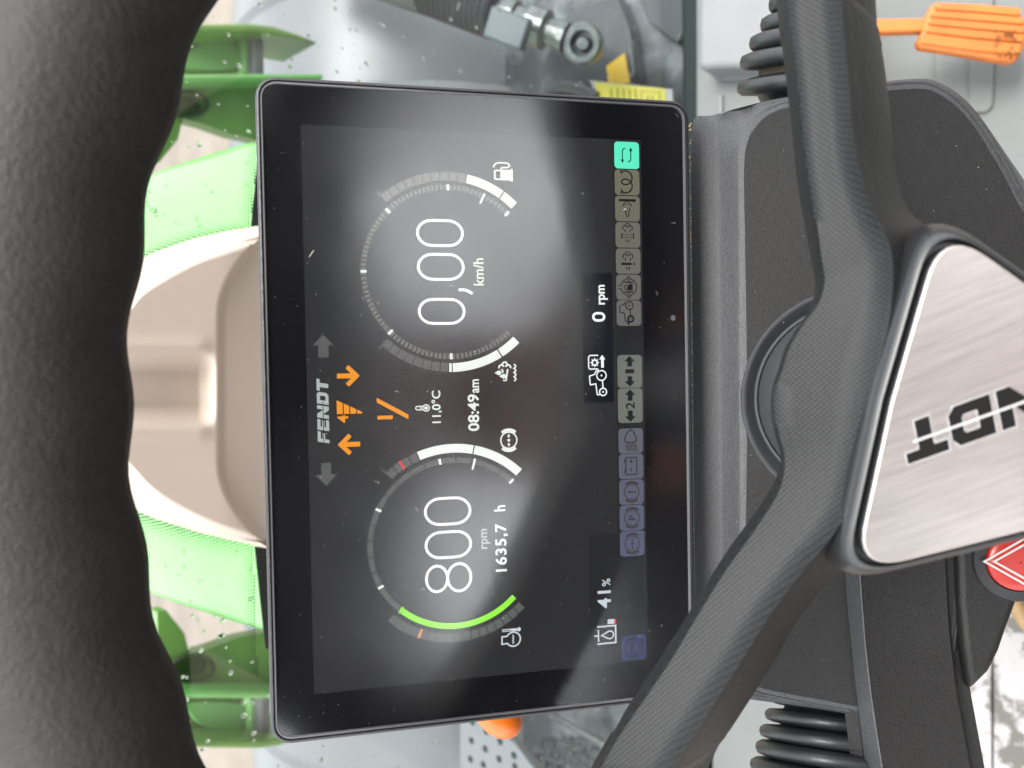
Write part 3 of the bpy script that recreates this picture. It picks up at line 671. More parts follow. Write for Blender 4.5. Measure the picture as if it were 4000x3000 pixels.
# =================================================================== COWL
PZ0 = on(1600, 850, D0+V((0, 0, -.092)), V((0, 0, 1)))          # crest of the cowl below the display
slope = V((0, .20, 1)).normalized()                                # top panel falls towards the driver: normal leans forward? (see sign below)
PN = V((0, -.52, .85)).normalized()
def onp(px, py, off=0.0): return on(px, py, PZ0+PN*off, PN)
LN = V((0, .10, 1)).normalized(); LZ = PZ0+V((0, 0, -.0004))
KP = on(1556, 850, LZ, LN); KN = V((0, -.42, .9)).normalized()
def onk(px, py): return on(px, py, KP, KN)
def onl(px, py): return on(px, py, LZ, LN)
cowl = thing('steering_column_cowl', 'charcoal textured plastic cowl with a chamfered edge under the display', 'dashboard', PZ0-V((0, 0, .25)))
outer = [(2420, 760), (2330, 600), (2255, 480), (2212, 412), (2185, 360), (2155, 310), (2125, 262), (2092, 222), (2055, 192), (2015, 173), (1985, 170), (1930, 174), (1860, 184), (1790, 195), (1720, 206), (1660, 217), (1600, 232), (1535, 250), (1499, 258), (1493, 345)]
left = [(1503, 1484), (1540, 1497), (1600, 1508), (1660, 1516), (1720, 1524), (1780, 1533), (1840, 1543), (1920, 1552), (2010, 1530), (2060, 1450), (2085, 1200)]
pan_r = [(2405, 775), (2318, 610), (2243, 488), (2202, 420), (2175, 368), (2145, 318), (2116, 272), (2084, 232), (2050, 203), (2014, 184), (1985, 180), (1930, 183), (1860, 194), (1790, 206), (1720, 218), (1684, 225), (1649, 242), (1622, 272), (1610, 296), (1602, 345)]
pan_l = [(1604, 1455), (1612, 1478), (1635, 1494), (1670, 1503), (1720, 1513), (1780, 1524), (1840, 1535), (1918, 1543), (2002, 1522), (2050, 1446), (2075, 1200)]
mid_r = [(2412, 768), (2323, 605), (2249, 484), (2207, 416), (2180, 364), (2150, 314), (2120, 267), (2088, 227), (2052, 197), (2014, 178), (1985, 175), (1930, 178), (1860, 188), (1790, 199), (1715, 208), (1650, 221), (1575, 240), (1552, 258), (1546, 290), (1551, 345)]
mid_l = [(1561, 1462), (1568, 1490), (1612, 1503), (1665, 1510), (1720, 1518), (1780, 1528), (1840, 1539), (1919, 1547), (2006, 1526), (2055, 1448), (2080, 1200)]
NM = 8
def cat(a, b): return a+[(a[-1][0]+(b[0][0]-a[-1][0])*k/NM, a[-1][1]+(b[0][1]-a[-1][1])*k/NM) for k in range(1, NM)]+b
nr = len(outer)
O_ = [onk(*p) if (i > nr-3 and i < nr+NM) else onl(*p) if (i > nr-5 and i < nr+NM+2) else onp(*p, -.003) for i, p in enumerate(cat(outer, left))]
Mi = [onl(*p) if (i > nr-5 and i < nr+NM+2) else onp(*p, -.0012) for i, p in enumerate(cat(mid_r, mid_l))]
Pn = [onp(*p) for p in cat(pan_r, pan_l)]
Lw = [p-V((0, 0, .16)) for p in O_]
def sm(l): return smooth_path(l, 3)
O_, Mi, Pn, Lw = sm(O_), sm(Mi), sm(Pn), sm(Lw)
cp = onp(1900, 850)
Pi = [p+(cp-p).normalized()*.0022 for p in Pn]
lerp = lambda A, B, t, dz=0: [a.lerp(b, t)+V((0, 0, dz)) for a, b in zip(A, B)]
v, f = loft([Lw, lerp(O_, Lw, .02), O_, lerp(O_, Mi, .1), lerp(O_, Mi, .92), Mi, lerp(Mi, Pn, .12), lerp(Mi, Pn, .5, -.0006), lerp(Mi, Pn, .82), lerp(Mi, Pn, .93, -.0001), [p-PN*.0004 for p in Pn], lerp(Pn, Pi, .5, -.0001), Pi], False)
link('cowl_shell', v, f, M['cowl'], cowl, smooth=44)
# top panel with the round column opening
hc = onp(1853, 862); hr = .5*((onp(1594, 862)-hc).length+(onp(1846, 630)-hc).length)*.985
ph1 = PN.cross(V((1, 0, 0))).normalized(); ph0 = V((1, 0, 0))
ringc = lambda c, r, off=0, n=72: [c+(ph0*math.cos(2*PI*i/n)+ph1*math.sin(2*PI*i/n))*r+PN*off for i in range(n)]
hole = ringc(hc, hr)
tris = tessellate_polygon([Pi, list(reversed(hole))])
link('top_panel', Pi+list(reversed(hole)), [tuple(t) for t in tris], M['softtop'], cowl, smooth=0)
v, f = loft([ringc(hc, hr+.0012, -.0005), ringc(hc, hr+.0009, .0008), ringc(hc, hr-.0002, .0009), ringc(hc, hr-.0010, .0002), ringc(hc, hr-.0052, -.0060)], True)
M['collar'] = mat('satin collar plastic', (.045, .046, .05), .38, bump=.12, bscale=300)
link('collar', v, f, M['collar'], cowl, smooth=50)
v, f = loft([ringc(hc, hr-.0050, -.0062), ringc(hc, hr-.0054, -.0050), ringc(hc, hr-.0062, -.0052), ringc(hc, hr-.0068, -.014)], True)
link('collar_lip', v, f, mat('collar lip', (.09, .094, .10), .3), cowl, smooth=50)
# pleated column boot between opening and hub
axis = (WC-WN*.03-hc); rgs = []
for k in range(13):
    t = k/12; c = hc-PN*.012+(WC-WN*.028-(hc-PN*.012))*t
    r = (hr-.0072)*(1-t)+.027*t + (.0012 if k % 2 else -.0012)
    nn = PN.lerp(WN, t).normalized(); a = (V((1, 0, 0))-nn*nn.x).normalized(); b = nn.cross(a)
    rgs.append([c+(a*math.cos(2*PI*i/48)+b*math.sin(2*PI*i/48))*r for i in range(48)])
v, f = loft(rgs, True); link('column_boot', v, f, mat('grey column gaiter', (.05, .052, .055), .6, bump=.5, bscale=900), cowl, smooth=60)
# straw crumbs caught in the gap under the display
mb = MB()
for k in range(150):
    y = random.uniform(262, 1470); p = on(1491.5+(y-262)/1208*6+random.uniform(-2.0, 2.5), y, LZ+V((0, 0, .0003)), LN); r = random.uniform(.0002, .00055)
    mb.add([p+V((r, 0, 0)), p+V((0, r*1.6, 0)), p-V((r, 0, 0)), p-V((0, r, 0)), p+V((0, 0, r))], [(0, 1, 4), (1, 2, 4), (2, 3, 4), (3, 0, 4)])
tag(mb.build('crumbs', M['crumb'], cowl, smooth=0), kind='stuff')
mb = MB()
for k in range(90):
    p = onp(random.uniform(1500, 2200), random.uniform(240, 1500), .0004); r = random.choice([.0001, .00012, .00015, .00022]); q = random.uniform(.4, 2)
    mb.add([p+V((r*q, 0, 0)), p+V((0, r, 0)), p-V((r*q, 0, 0)), p-V((0, r, 0)), p+V((0, 0, r*.6))], [(0, 1, 4), (1, 2, 4), (2, 3, 4), (3, 0, 4)])
tag(mb.build('lint', M['dust'], cowl, smooth=0), kind='stuff')

# --- left wing of the column with the hazard switch
AZ = PZ0+PN*.006
def ona(px, py, off=0.0): return on(px, py, AZ+PN*off, PN)
wing = thing('column_wing', 'dark charcoal column wing with a raised light edge left of the steering hub', 'dashboard panel', onp(1960, 1450, -.06))
ys = [1190, 1240, 1290, 1330, 1380, 1430, 1500, 1580, 1660, 1760, 1900]
def xi(pts, y):
    for (y0, x0), (y1, x1) in zip(pts, pts[1:]):
        if y <= y1: t = (y-y0)/(y1-y0); return x0+(x1-x0)*t
    return pts[-1][1]
e0 = [(1190, 1794), (1324, 1803), (1426, 1810), (1564, 1828), (1659, 1840), (1900, 1872)]
e1 = [(1190, 1822), (1288, 1829), (1426, 1842), (1659, 1870), (1900, 1905)]
e2 = [(1190, 1856), (1275, 1861), (1391, 1870), (1520, 1885), (1659, 1907), (1900, 1950)]
e3 = [(1190, 2043), (1223, 2045), (1357, 2052), (1495, 2068), (1659, 2098), (1900, 2150)]
e4 = [(1190, 2062), (1223, 2064), (1391, 2080), (1498, 2097), (1659, 2127), (1900, 2180)]
secs = []
for y in ys:
    bend = .0035*(1/(1+math.exp((y-1375)/10.0)))
    secs.append([ona(xi(e0, y), y, -.05), ona(xi(e0, y), y, -.0075), ona(xi(e1, y)-3, y, -.0065), ona(xi(e1, y), y, -.0055), ona(xi(e2, y)-3, y, .0038), ona(xi(e2, y), y, .004), ona(xi(e2, y)+5, y, .0036), ona(xi(e3, y)-3, y, bend*.7), ona(xi(e3, y), y, -.0005), ona(xi(e3, y)+2, y, -.009), ona(xi(e4, y), y, -.009)])
v, f = loft(secs, False)
wsh = link('wing_shell', v, f, M['softtop'], wing, smooth=28); wsh.data.materials.append(M['cowl'])
for i, p in enumerate(wsh.data.polygons): p.material_index = 1 if i % 10 in (3, 4) else 0
out = [(2066, 1180), (2070, 1300), (2079, 1391), (2096, 1498), (2140, 1452), (2162, 1407), (2176, 1365), (2194, 1317), (2215, 1260), (2290, 1180), (2300, 1000), (2100, 1000)]
v, f = ngon_slab([ona(x, y, -.003) for x, y in smooth_path([V((x, y, 0)) for x, y in out], 1, True) for x, y in [(x, y)]] if 0 else [ona(x, y, -.003) for x, y in out], -PN*.03)
link('switch_panel', v, f, M['softtop'], wing, smooth=30, bevel=.003, segs=3)
# hazard switch
sw_c = ona(2196, 1211, -.003); sr = .5*((ona(2103, 1213, -.003)-sw_c).length+(ona(2190, 1302, -.003)-sw_c).length)
hz = thing('hazard_switch', 'round red hazard button with a white double triangle beside the steering hub', 'switch', sw_c)
def rc(r, off, n=48): return [sw_c+(ph0*math.cos(2*PI*i/n)+ph1*math.sin(2*PI*i/n))*r+PN*off for i in range(n)]
v, f = loft([rc(sr, -.001), rc(sr, .0006), rc(sr*.97, .0012), rc(sr*.74, .0015), rc(sr*.72, .0010), rc(sr*.71, -.0005)], True); link('switch_bezel', v, f, M['gloss'], hz, smooth=45)
v, f = loft([rc(sr*.705, -.0005), rc(sr*.70, .0022), rc(sr*.67, .0028), rc(sr*.4, .0030), rc(sr*.02, .0031)], True); btn = link('button', v, f, M['red'], hz, smooth=50)
def sw_pt(px, py): return ona(px, py, .00025)
mb = MB()
for tri in ([(2122, 1213), (2250, 1140), (2255, 1288)], [(2143, 1213), (2238, 1160), (2242, 1268)]):
    P3 = [sw_pt(*p) for p in tri]; c3 = (P3[0]+P3[1]+P3[2])/3
    inn = [c3+(p-c3)*(1-.0008/(p-c3).length*2.0) for p in P3]
    mb.add(P3+inn, [(0, 1, 4, 3), (1, 2, 5, 4), (2, 0, 3, 5)])
mb.build('triangle_mark', M['white'], btn, smooth=0)

# =================================================================== RUBBER BOOTS (pleated, either side of the cowl)
def boot(name, label, p0, axis, squash, prof, group):
    t = thing(name, label, 'rubber boot', p0, group)
    for k, (h, r, wdt) in enumerate(prof):
        v, f = lathe(p0, axis, [(h-wdt*.62, r*.66), (h-wdt*.40, r*.70), (h-wdt*.34, r*.92), (h-wdt*.22, r*.985), (h-wdt*.05, r), (h+wdt*.14, r*.975), (h+wdt*.22, r*.88), (h+wdt*.28, r*.68), (h+wdt*.5, r*.64)], 48, True)
        link('pleat', v, f, M['rubber'], t, smooth=60)
    v, f = lathe(p0, axis, [(h, r*.70) for h, r, w_ in prof], 40, True)
    link('dusty_core', v, f, M['dustrubber'], t, smooth=60)
    return t
# right boot: axis leaves the cowl's right flank
bc0 = onp(1742, 230, -.030); bc1 = on(1752, -40, bc0, (CAM-bc0).normalized())
ax = (bc1-bc0).normalized()
def rad_at(px, py):
    q = on(px, py, bc0, (CAM-bc0).normalized()); return (q-bc0-ax*(q-bc0).dot(ax)).length, (q-bc0).dot(ax)
prof = []
for px, py, wd in ((1592, 188, .0125), (1598, 133, .0125), (1618, 92, .0125), (1642, 52, .012), (1660, 8, .012), (1678, -34, .012)):
    r, h = rad_at(px, py); prof.append((h, r, wd))
boot('rubber_boot', 'black pleated rubber boot beside the right-hand spoke, next to the orange pedal', bc0, ax, None, prof, 'pleated rubber boots on the column')
bc0 = onp(1790, 1545, -.034); bc1 = on(1800, 1760, bc0, (CAM-bc0).normalized()); ax = (bc1-bc0).normalized()
prof = []
for px, py, wd in ((1660, 1508, .0095), (1652, 1545, .0105), (1640, 1580, .011), (1632, 1615, .012), (1620, 1652, .012), (1615, 1695, .012)):
    r, h = rad_at(px, py); prof.append((h, r, wd))
boot('rubber_boot', 'black pleated rubber boot below the left-hand spoke, against the column wing', bc0, ax, None, prof, 'pleated rubber boots on the column')

# =================================================================== CAB FLOOR AND SIDES
FZ = D0.z-.80
cab_floor = thing('floor', None, None, (0, -.3, FZ))
v, f = box(V((.0, -.60, FZ-.03)), 1.7, 1.80, .06); fl = link('floor', v, f, M['floor'], None, smooth=0); bpy.data.objects.remove(cab_floor); fl.name = 'floor'; tag(fl, kind='structure')
# raised mat panel with a rounded corner, right of the column
def onf(px, py, h=0.0): return onz(px, py, FZ+h)
pl = [(2147, -120), (2147, 150), (2146, 215), (2143, 232), (2130, 243), (2100, 244), (1900, 243), (1850, 242), (1850, -120)]
v, f = ngon_slab([onf(x, y, .006) for x, y in pl], V((0, 0, -.006)))
matp = tag(link('floor_mat', v, f, M['floor'], None, smooth=0, bevel=.003), 'grey rubber floor mat with a rounded corner under the orange pedal', 'floor mat')
for x in (2015, 2088):
    v, f = ngon_slab([onf(a, b, .0078) for a, b in ((x, 60), (x+3, 60), (x+4, 242), (x+1, 242))], V((0, 0, -.0025))); link('seam', v, f, M['floor'], matp, smooth=0)
# pale plate on the left floor
pts = [(2095, 1250), (2141, 1250), (2143, 1760), (2080, 1760)]
v, f = ngon_slab([onf(x, y, .012) for x, y in pts], V((0, 0, -.012)))
tag(link('scuffed_step_plate', v, f, M['stepplate'], None, smooth=0, bevel=.002), 'narrow pale scuffed plate strip along the column wing at the floor', 'floor plate', 'scuffed floor plates')
pts = [(2145, 1250), (2350, 1250), (2350, 1760), (2146, 1760)]
v, f = ngon_slab([onf(x, y, .014) for x, y in pts], V((0, 0, -.014)))
tag(link('scuffed_step_plate', v, f, M['stepplate'], None, smooth=0, bevel=.002), 'wide pale scuffed floor plate in the corner below the hazard switch', 'floor plate', 'scuffed floor plates')
pp = [onf(x, y, .03) for x, y in ((2185, 1290), (2200, 1318), (2216, 1345), (2240, 1362), (2290, 1372))]
v, f = tube(smooth_path(pp, 4), .008); tag(link('tan_hose', v, f, M['tan'], None, smooth=60), 'tan hose on the floor beside the hazard switch', 'hose')
# side moulding on the right
SZ = FZ+.18
def ons(px, py, h=0.0): return onz(px, py, SZ+h)
mo_ = thing('side_moulding', 'pale grey stepped cab side moulding beside the window seal', 'trim panel', ons(1600, 100, -.15))
v, f = ngon_slab([ons(x, y) for x, y in ((1502, -120), (1503, 600), (1760, 600), (1760, -120))], V((0, 0, -.17))); link('lower_panel', v, f, M['floor'], mo_, smooth=0, bevel=.004)
v, f = ngon_slab([ons(x, y, .05) for x, y in ((1512, -120), (1508, 60), (1507, 140), (1512, 150), (1545, 146), (1760, 142), (1760, -120))], V((0, 0, -.045))); link('upper_step', v, f, M['floorb'], mo_, smooth=0, bevel=.008, segs=3)
v, f = ngon_slab([ons(x, y, .012) for x, y in ((1538, 155), (1552, 152), (1700, 150), (1700, 168), (1560, 172), (1540, 168))], V((0, 0, -.02))); link('ridge', v, f, M['floorb'], mo_, smooth=0, bevel=.003)
v, f = ngon_slab([ons(x, y, .004) for x, y in ((1552, 205), (1560, 205), (1560, 430), (1552, 430))], V((0, 0, -.01))); link('groove_strip', v, f, M['floorb'], mo_, smooth=0, bevel=.001)

# orange pedal
PZ_ = FZ+.10
pn = V((0, -.55, .83)).normalized()
ped0 = onz(2080, 60, PZ_)
def onq(px, py, off=0.0): return on(px, py, ped0+pn*off, pn)
ped = thing('foot_pedal', 'orange ribbed plastic foot pedal with dirty worn end on the grey floor', 'pedal', ped0-V((0, 0, .1)))
outl = [(2014, 9), (2022, 3), (2060, 4), (2110, 8), (2160, 15), (2205, 26), (2217, 44), (2217, 84), (2210, 112), (2198, 131), (2186, 133), (2104, 119), (2040, 108), (1992, 101), (1984, 96), (1984, 86), (1995, 64), (2000, 36)]
v, f = ngon_slab([onq(x, y) for x, y in outl], -pn*.014); link('pad', v, f, M['orange'], ped, smooth=30, bevel=.004, segs=3)
for ya, yb_, x0, x1 in ((6, 20, 2024, 2206), (23, 36, 2012, 2214), (39, 52, 2006, 2214), (55, 69, 2001, 2213), (72, 93, 1990, 2206)):
    dy = (ya-10)*.16
    q = [(x0+4, ya-1), (x0, ya+3), (x0, yb_-3), (x0+4, yb_), ((x0+x1)/2, yb_+2+dy*.9+4), (x1-5, yb_+14+dy), (x1, yb_+10+dy), (x1, ya+15+dy), (x1-5, ya+11+dy), ((x0+x1)/2, ya+2+dy*.9+1)]
    v, f = ngon_slab([onq(x, y, .0030) for x, y in q], -pn*.0035); link('rib', v, f, M['orange'], ped, smooth=40, bevel=.0022, segs=3)
mb = MB()
for k in range(26):
    x = random.uniform(2150, 2205); y = random.uniform(60, 126) if random.random() < .6 else random.uniform(115, 130)-(2205-x)*.18
    p = onq(x, min(y, 128), .0062); r = random.uniform(.0008, .0024); e1_ = pn.cross(V((1, 0, 0))).normalized()
    mb.add([p+V((1, 0, 0))*r*math.cos(a)*random.uniform(.6, 1.3)+e1_*r*math.sin(a)*random.uniform(.6, 1.3) for a in (0, 1, 2, 3, 4, 5)], [(0, 1, 2, 3, 4, 5)])
mb.build('dirt', mat('dark grime', (.13, .050, .018), .9, spec=.1), ped, smooth=0)
v, f = ngon_slab([onq(x, y, -.004) for x, y in ((1870, 40), (2010, 38), (2010, 66), (1870, 70))], -pn*.012); link('pedal_arm', v, f, M['orange'], ped, smooth=0, bevel=.002)

# =================================================================== WINDSCREEN
WY_ = D0.y+.34
def onwd(px, py, off=0.0): return ony(px, py, WY_+off)
ws = thing('windscreen', 'clear rain spotted windscreen with a dotted black border in front of the dashboard', 'windscreen', V((0, WY_, FZ+.2)))
zb = onwd(1478, 100).z
v, f = box(V((0, WY_, (zb+D0.z+.75)/2)), 1.7, .006, D0.z+.75-zb); link('pane', v, f, M['pane'], ws, smooth=0)
v, f = box(V((0, WY_-.012, zb-.012)), 1.72, .03, .03); link('seal_strip', v, f, M['seal'], ws, smooth=0, bevel=.004)
# black enamel band and dots
cov_r = [(240, 606), (300, 563), (350, 540), (420, 515), (500, 497), (560, 488), (650, 478)]
cov_l = [(240, 1050), (290, 1100), (350, 1125), (430, 1150), (500, 1167), (570, 1183), (650, 1197)]
def interp(pts, x):
    for (x0, y0), (x1, y1) in zip(pts, pts[1:]):
        if x <= x1: return y0+(y1-y0)*(x-x0)/(x1-x0)
    return pts[-1][1]
band_r = lambda y: 557-(y-300)/190*8 if y < 490 else 548
mb = MB()
def fdot(x, y, r):
    p = onwd(x, y, -.0034); mb.add([p+V((r*math.cos(a), 0, r*math.sin(a))) for a in [k*PI/3 for k in range(6)]], [(0, 1, 2, 3, 4, 5)])
st = 7.2
for i in range(-8, 66):
    for j in range(40):
        x = 236+i*st*.87; off = (i % 2)*st/2
        for side, pts in ((-1, cov_r), (1, cov_l)):
            yb = interp(pts, max(240, x)); y = yb+side*(j*st+off-6)
            if x > 590 or j > 55: continue
            # distance from the cover edge and from the lower black band
            de = abs(y-yb)
            xb = 541+ (7 if side > 0 else 0) + de*.10*(1 if side < 0 else .35)
            db = xb-x
            lim_e, lim_b = (24, 34) if side < 0 else (50, 36)
            k_ = max(1-de/lim_e, 1-db/lim_b)
            if k_ > 0.03 and db > 1: fdot(x, y, .00098*min(1, .22+.85*k_))
tag(mb.build('enamel_dots', M['frit'], ws, smooth=0), kind='stuff')
v, f = ngon_slab([onwd(x, y, -.0036) for x, y in ((541, 490), (560, 300), (640, 280), (640, 478))], V((0, -.0006, 0))); link('enamel_band', v, f, M['frit'], ws, smooth=0)
v, f = ngon_slab([onwd(x, y, -.0036) for x, y in ((549, 1180), (572, 1400), (640, 1410), (640, 1190))], V((0, -.0006, 0))); link('enamel_band', v, f, M['frit'], ws, smooth=0)
# rain drops on the outside
mb = MB()
def drop(x, y, r):
    c = onwd(x, y, .003)
    prof = [(0, r), (r*.25, r*.95), (r*.45, r*.7), (r*.55, r*.35), (r*.58, r*.02)]
    vv, ff = lathe(c, V((0, 1, 0)), prof, 10, True); sz = random.uniform(1.0, 1.5)
    vv = [V((p.x, p.y, c.z+(p.z-c.z)*sz)) for p in vv]; mb.add(vv, ff)
for k in range(330):
    x, y = random.choice([(random.uniform(250, 560), random.uniform(20, 490)), (random.uniform(250, 600), random.uniform(1190, 1640)), (random.uniform(560, 1480), random.uniform(-10, 210)), (random.uniform(560, 1480), random.uniform(-10, 210)), (random.uniform(580, 1440), random.uniform(1510, 1660))])
    drop(x, y, random.choice([.0006, .0008, .0009, .0011, .0014, .0019]))
tag(mb.build('raindrops', M['drops'], ws, smooth=60), kind='stuff')

# =================================================================== BEIGE WIPER COVER inside the glass
BY = WY_-.075
def onb(px, py, off=0.0): return ony(px, py, BY+off)
cv = thing('wiper_cover', 'beige moulded cover with a grip groove behind the display, between the bonnet halves', 'cover', V((onb(450, 835).x, BY, onb(650, 835).z-.05)))
oc = [(220, 640)]+[(x, y) for x, y in cov_r]+[(720, 470), (720, 1205)]+[(x, y) for x, y in reversed(cov_l)]+[(220, 1030), (205, 835)]
v, f = ngon_slab([onb(x, y, .037) for x, y in oc], V((0, .02, 0))); link('cover_back', v, f, M['beige'], cv, smooth=50, bevel=.010, segs=4)
ic = smooth_path([V((x, y, 0)) for x, y in ((262, 690), (285, 650), (303, 626), (340, 598), (413, 558), (480, 533), (550, 514), (720, 490), (720, 1190), (560, 1172), (500, 1158), (441, 1136), (350, 1087), (296, 1035), (270, 990), (255, 840))], 3, True)
def sst(a, b, x): t = max(0, min(1, (x-a)/(b-a))); return t*t*(3-2*t)
def edge_y(x, side):
    best = 835
    for a, b in zip(ic, ic[1:]+ic[:1]):
        if (a.x-x)*(b.x-x) <= 0 and a.x != b.x:
            y = a.y+(b.y-a.y)*(x-a.x)/(b.x-a.x); best = min(best, y) if side < 0 else max(best, y)
    return best
def face_depth(x, y, yr, yl):
    d = -.020
    e = min(y-yr, yl-y); d += .010*(1-sst(0, 16, e))                              # rounded outer edge
    gw = sst(752, 806, y)*(1-sst(876, 930, y)); gx = 1-sst(428, 470, x)
    d += (.010+.008*max(0, min(1, (x-270)/185)))*gw*gx                                                               # grip trough
    d -= .002*math.exp(-((y-748)/18)**2)*gx + .002*math.exp(-((y-934)/18)**2)*gx   # raised lips
    cx = max(0, 1-abs(y-840)/330)
    px = 474+95*(1-min(1, cx*1.9))**2
    return d+.016*sst(px-6, px+14, x)+.010*sst(480, 720, x)
xs_ = [258+k*4 for k in range(116)]; NYF = 110; V_ = []; F_ = []
for x in xs_:
    yr, yl = edge_y(x, -1)+1, edge_y(x, 1)-1
    for k in range(NYF+1):
        t = k/NYF; y = yr+(yl-yr)*t; V_.append(onb(x, y, face_depth(x, y, yr, yl)))
for a in range(len(xs_)-1):
    for k in range(NYF): F_.append((a*(NYF+1)+k, a*(NYF+1)+k+1, (a+1)*(NYF+1)+k+1, (a+1)*(NYF+1)+k))
link('cover_face', V_, F_, M['beige'], cv, smooth=80)
for side, cov in ((-1, cov_r), (1, cov_l)):
    rings = []
    for k in range(42):
        x = 226+k*12; a = onb(max(x, 258), edge_y(max(258, min(718, x)), side)-side*1, -.0095); b = onb(x, interp(cov, max(240, x)), .036)
        rings.append([a.lerp(b, t)+V((0, -.006*math.sin(PI*t), 0)) for t in (0, .1, .25, .5, .75, .9, 1)])
    v, f = loft(rings, False); link('cover_rim', v, f, M['beige'], cv, smooth=80)

# =================================================================== TRACTOR FRONT seen through the glass
BZ = D0.z+.17-.37
bp0 = V((0, 1.2, D0.z-.215)); bn = V((0, -.10, 1)).normalized()
def onh(px, py, off=0.0): return on(px, py, bp0+bn*off, bn)
hood = thing('bonnet', 'green wet tractor bonnet, sky sheen in its colour, ahead of the windscreen', 'bonnet', V((0, 1.0, D0.z-.7)))
re = [(232, 415), (290, 392), (350, 367), (430, 341), (500, 319), (560, 303), (760, 262)]
le = [(232, 1232), (270, 1250), (325, 1281), (400, 1308), (490, 1337), (574, 1362), (760, 1400)]
rr_ = smooth_path([onh(*p) for p in re], 3); ll_ = resample(smooth_path([onh(*p) for p in le], 3), len(rr_)); rr_ = resample(rr_, len(rr_))
secs = []
for a, b in zip(ll_, rr_):
    d = (b-a); secs.append([a-V((.03, 0, .30)), a-V((.008, 0, .03)), a, a+d*.02+V((0, 0, .010)), a+d*.12+V((0, 0, .022)), a+d*.3+V((0, 0, .032)), a+d*.5+V((0, 0, .036)), a+d*.7+V((0, 0, .032)), a+d*.88+V((0, 0, .022)), b-d*.02+V((0, 0, .010)), b, b+V((.008, 0, -.03)), b+V((.03, 0, -.30))])
v, f = loft(secs, False); link('bonnet_panel', v, f, M['bonnet'], hood, smooth=50)
# loader brackets: one each side of the bonnet, upright plate with flanges and an oval opening
def bracket(label, mir, px0):
    T = (lambda x, y: (x, y)) if not mir else (lambda x, y: (x+px0, 1668-y+0.0))
    YB = .95
    pt = lambda x, y, o=0.0: ony(*T(x, y), YB+o)
    br = thing('loader_bracket', label, 'bracket', ony(*T(620, 250), YB), 'green loader brackets beside the bonnet')
    body = [(330, 178), (560, 176), (700, 176), (700, 315), (560, 302), (500, 290), (440, 268), (395, 256), (385, 300), (345, 350), (325, 345)]
    op = arc(402, 225, 50, 0, 350, 20, 30)
    v, f = slab([[pt(x, y) for x, y in body], [pt(x, y) for x, y in reversed(op)]], V((0, .03, 0))); link('side_plate', v, f, M['green'], br, smooth=30, bevel=.004)
    v, f = loft([[pt(x, y, o) for x, y in arc(402, 225, r, 0, 350, 20, r*.6)] for r, o in ((51, .028), (50, -.006), (44, -.008), (42, .03))], True); link('opening_rim', v, f, M['greend'], br, smooth=50)
    v, f = ngon_slab([pt(x, y, .04) for x, y in ((335, 190), (470, 190), (470, 262), (335, 262))], V((0, .02, 0))); link('inner_plate', v, f, M['green'], br, smooth=0)
    v, f = ngon_slab([pt(x, y, -.05) for x, y in ((310, 160), (560, 158), (700, 158), (700, 172), (560, 174), (310, 176))], V((0, .12, 0))); link('flange', v, f, M['bonnet'], br, smooth=0, bevel=.008)
    v, f = ngon_slab([pt(x, y, .02) for x, y in ((360, 64), (560, 64), (560, 160), (335, 162))], V((0, .02, 0))); link('upper_plate', v, f, M['green'], br, smooth=0)
    v, f = ngon_slab([pt(x, y, .012) for x, y in smooth_path([V((x, y, 0)) for x, y in ((388, 148), (400, 118), (430, 96), (465, 88), (505, 92), (510, 150))], 3, True) for x, y in [(x, y)]] if 0 else [pt(p.x, p.y, .012) for p in smooth_path([V((x, y, 0)) for x, y in ((388, 148), (400, 118), (430, 96), (465, 88), (508, 92), (512, 148))], 3, True)], V((0, .012, 0))); link('bulged_panel', v, f, M['bonnet'], br, smooth=30, bevel=.005)
    v, f = ngon_slab([pt(x, y, -.05) for x, y in ((395, 52), (545, 50), (590, 56), (640, 72), (690, 92), (640, 82), (560, 68), (400, 68))], V((0, .12, 0))); link('top_rail', v, f, M['green'], br, smooth=0, bevel=.008)
    v, f = ngon_slab([pt(x, y, .0) for x, y in ((524, 68), (545, 68), (545, 160), (524, 160))], V((0, .05, 0))); link('post', v, f, M['bonnet'], br, smooth=0, bevel=.006)
    v, f = ngon_slab([pt(x, y, -.02) for x, y in ((548, 60), (570, 62), (572, 165), (548, 165))], V((0, .06, 0))); link('grey_edge', v, f, M['fender'], br, smooth=0, bevel=.004)
    return br
bracket('green steel loader bracket right of the bonnet, at the top of the view', False, 0)
bracket('green steel loader bracket left of the bonnet, at the foot of the view', True, 14)
# front mudguards: curved shells over the front wheels
def mudguard(label, sx, x0, x1, yc, zc, r):
    mg = thing('mudguard', label, 'mudguard', V(((x0+x1)/2, yc, zc+r)), 'grey mudguards over the front wheels')
    def shell(xa, xb, ra, rb, a0, a1, name, m):
        secs = []
        for k in range(25):
            a = R_(a0+(a1-a0)*k/24); cs, sn = math.cos(a), math.sin(a)
            pr = [(xa, ra-.05), (xa, ra-.008), (xa+(xb-xa)*.03, ra), (xa+(xb-xa)*.5, (ra+rb)/2+.012), (xb-(xb-xa)*.03, rb), (xb, rb-.008), (xb, rb-.05)]
            secs.append([V((x, yc+q*cs, zc+q*sn)) for x, q in pr])
        v, f = loft(secs, False); link(name, v, f, m, mg, smooth=40)
    shell(x0, x1, r, r, 20, 205, 'guard_shell', M['fender'])
    shell(x0+sx*.04, x0+sx*.10, r+.014, r+.014, 20, 205, 'raised_rib', M['fender'])
    shell(x0+sx*.30, x0+sx*.33, r+.010, r+.010, 20, 205, 'raised_rib', M['fender'])
    return mg
mudguard('grey curved mudguard beyond the right edge of the display', 1, .50, 1.15, 1.25, D0.z-1.12, .50)
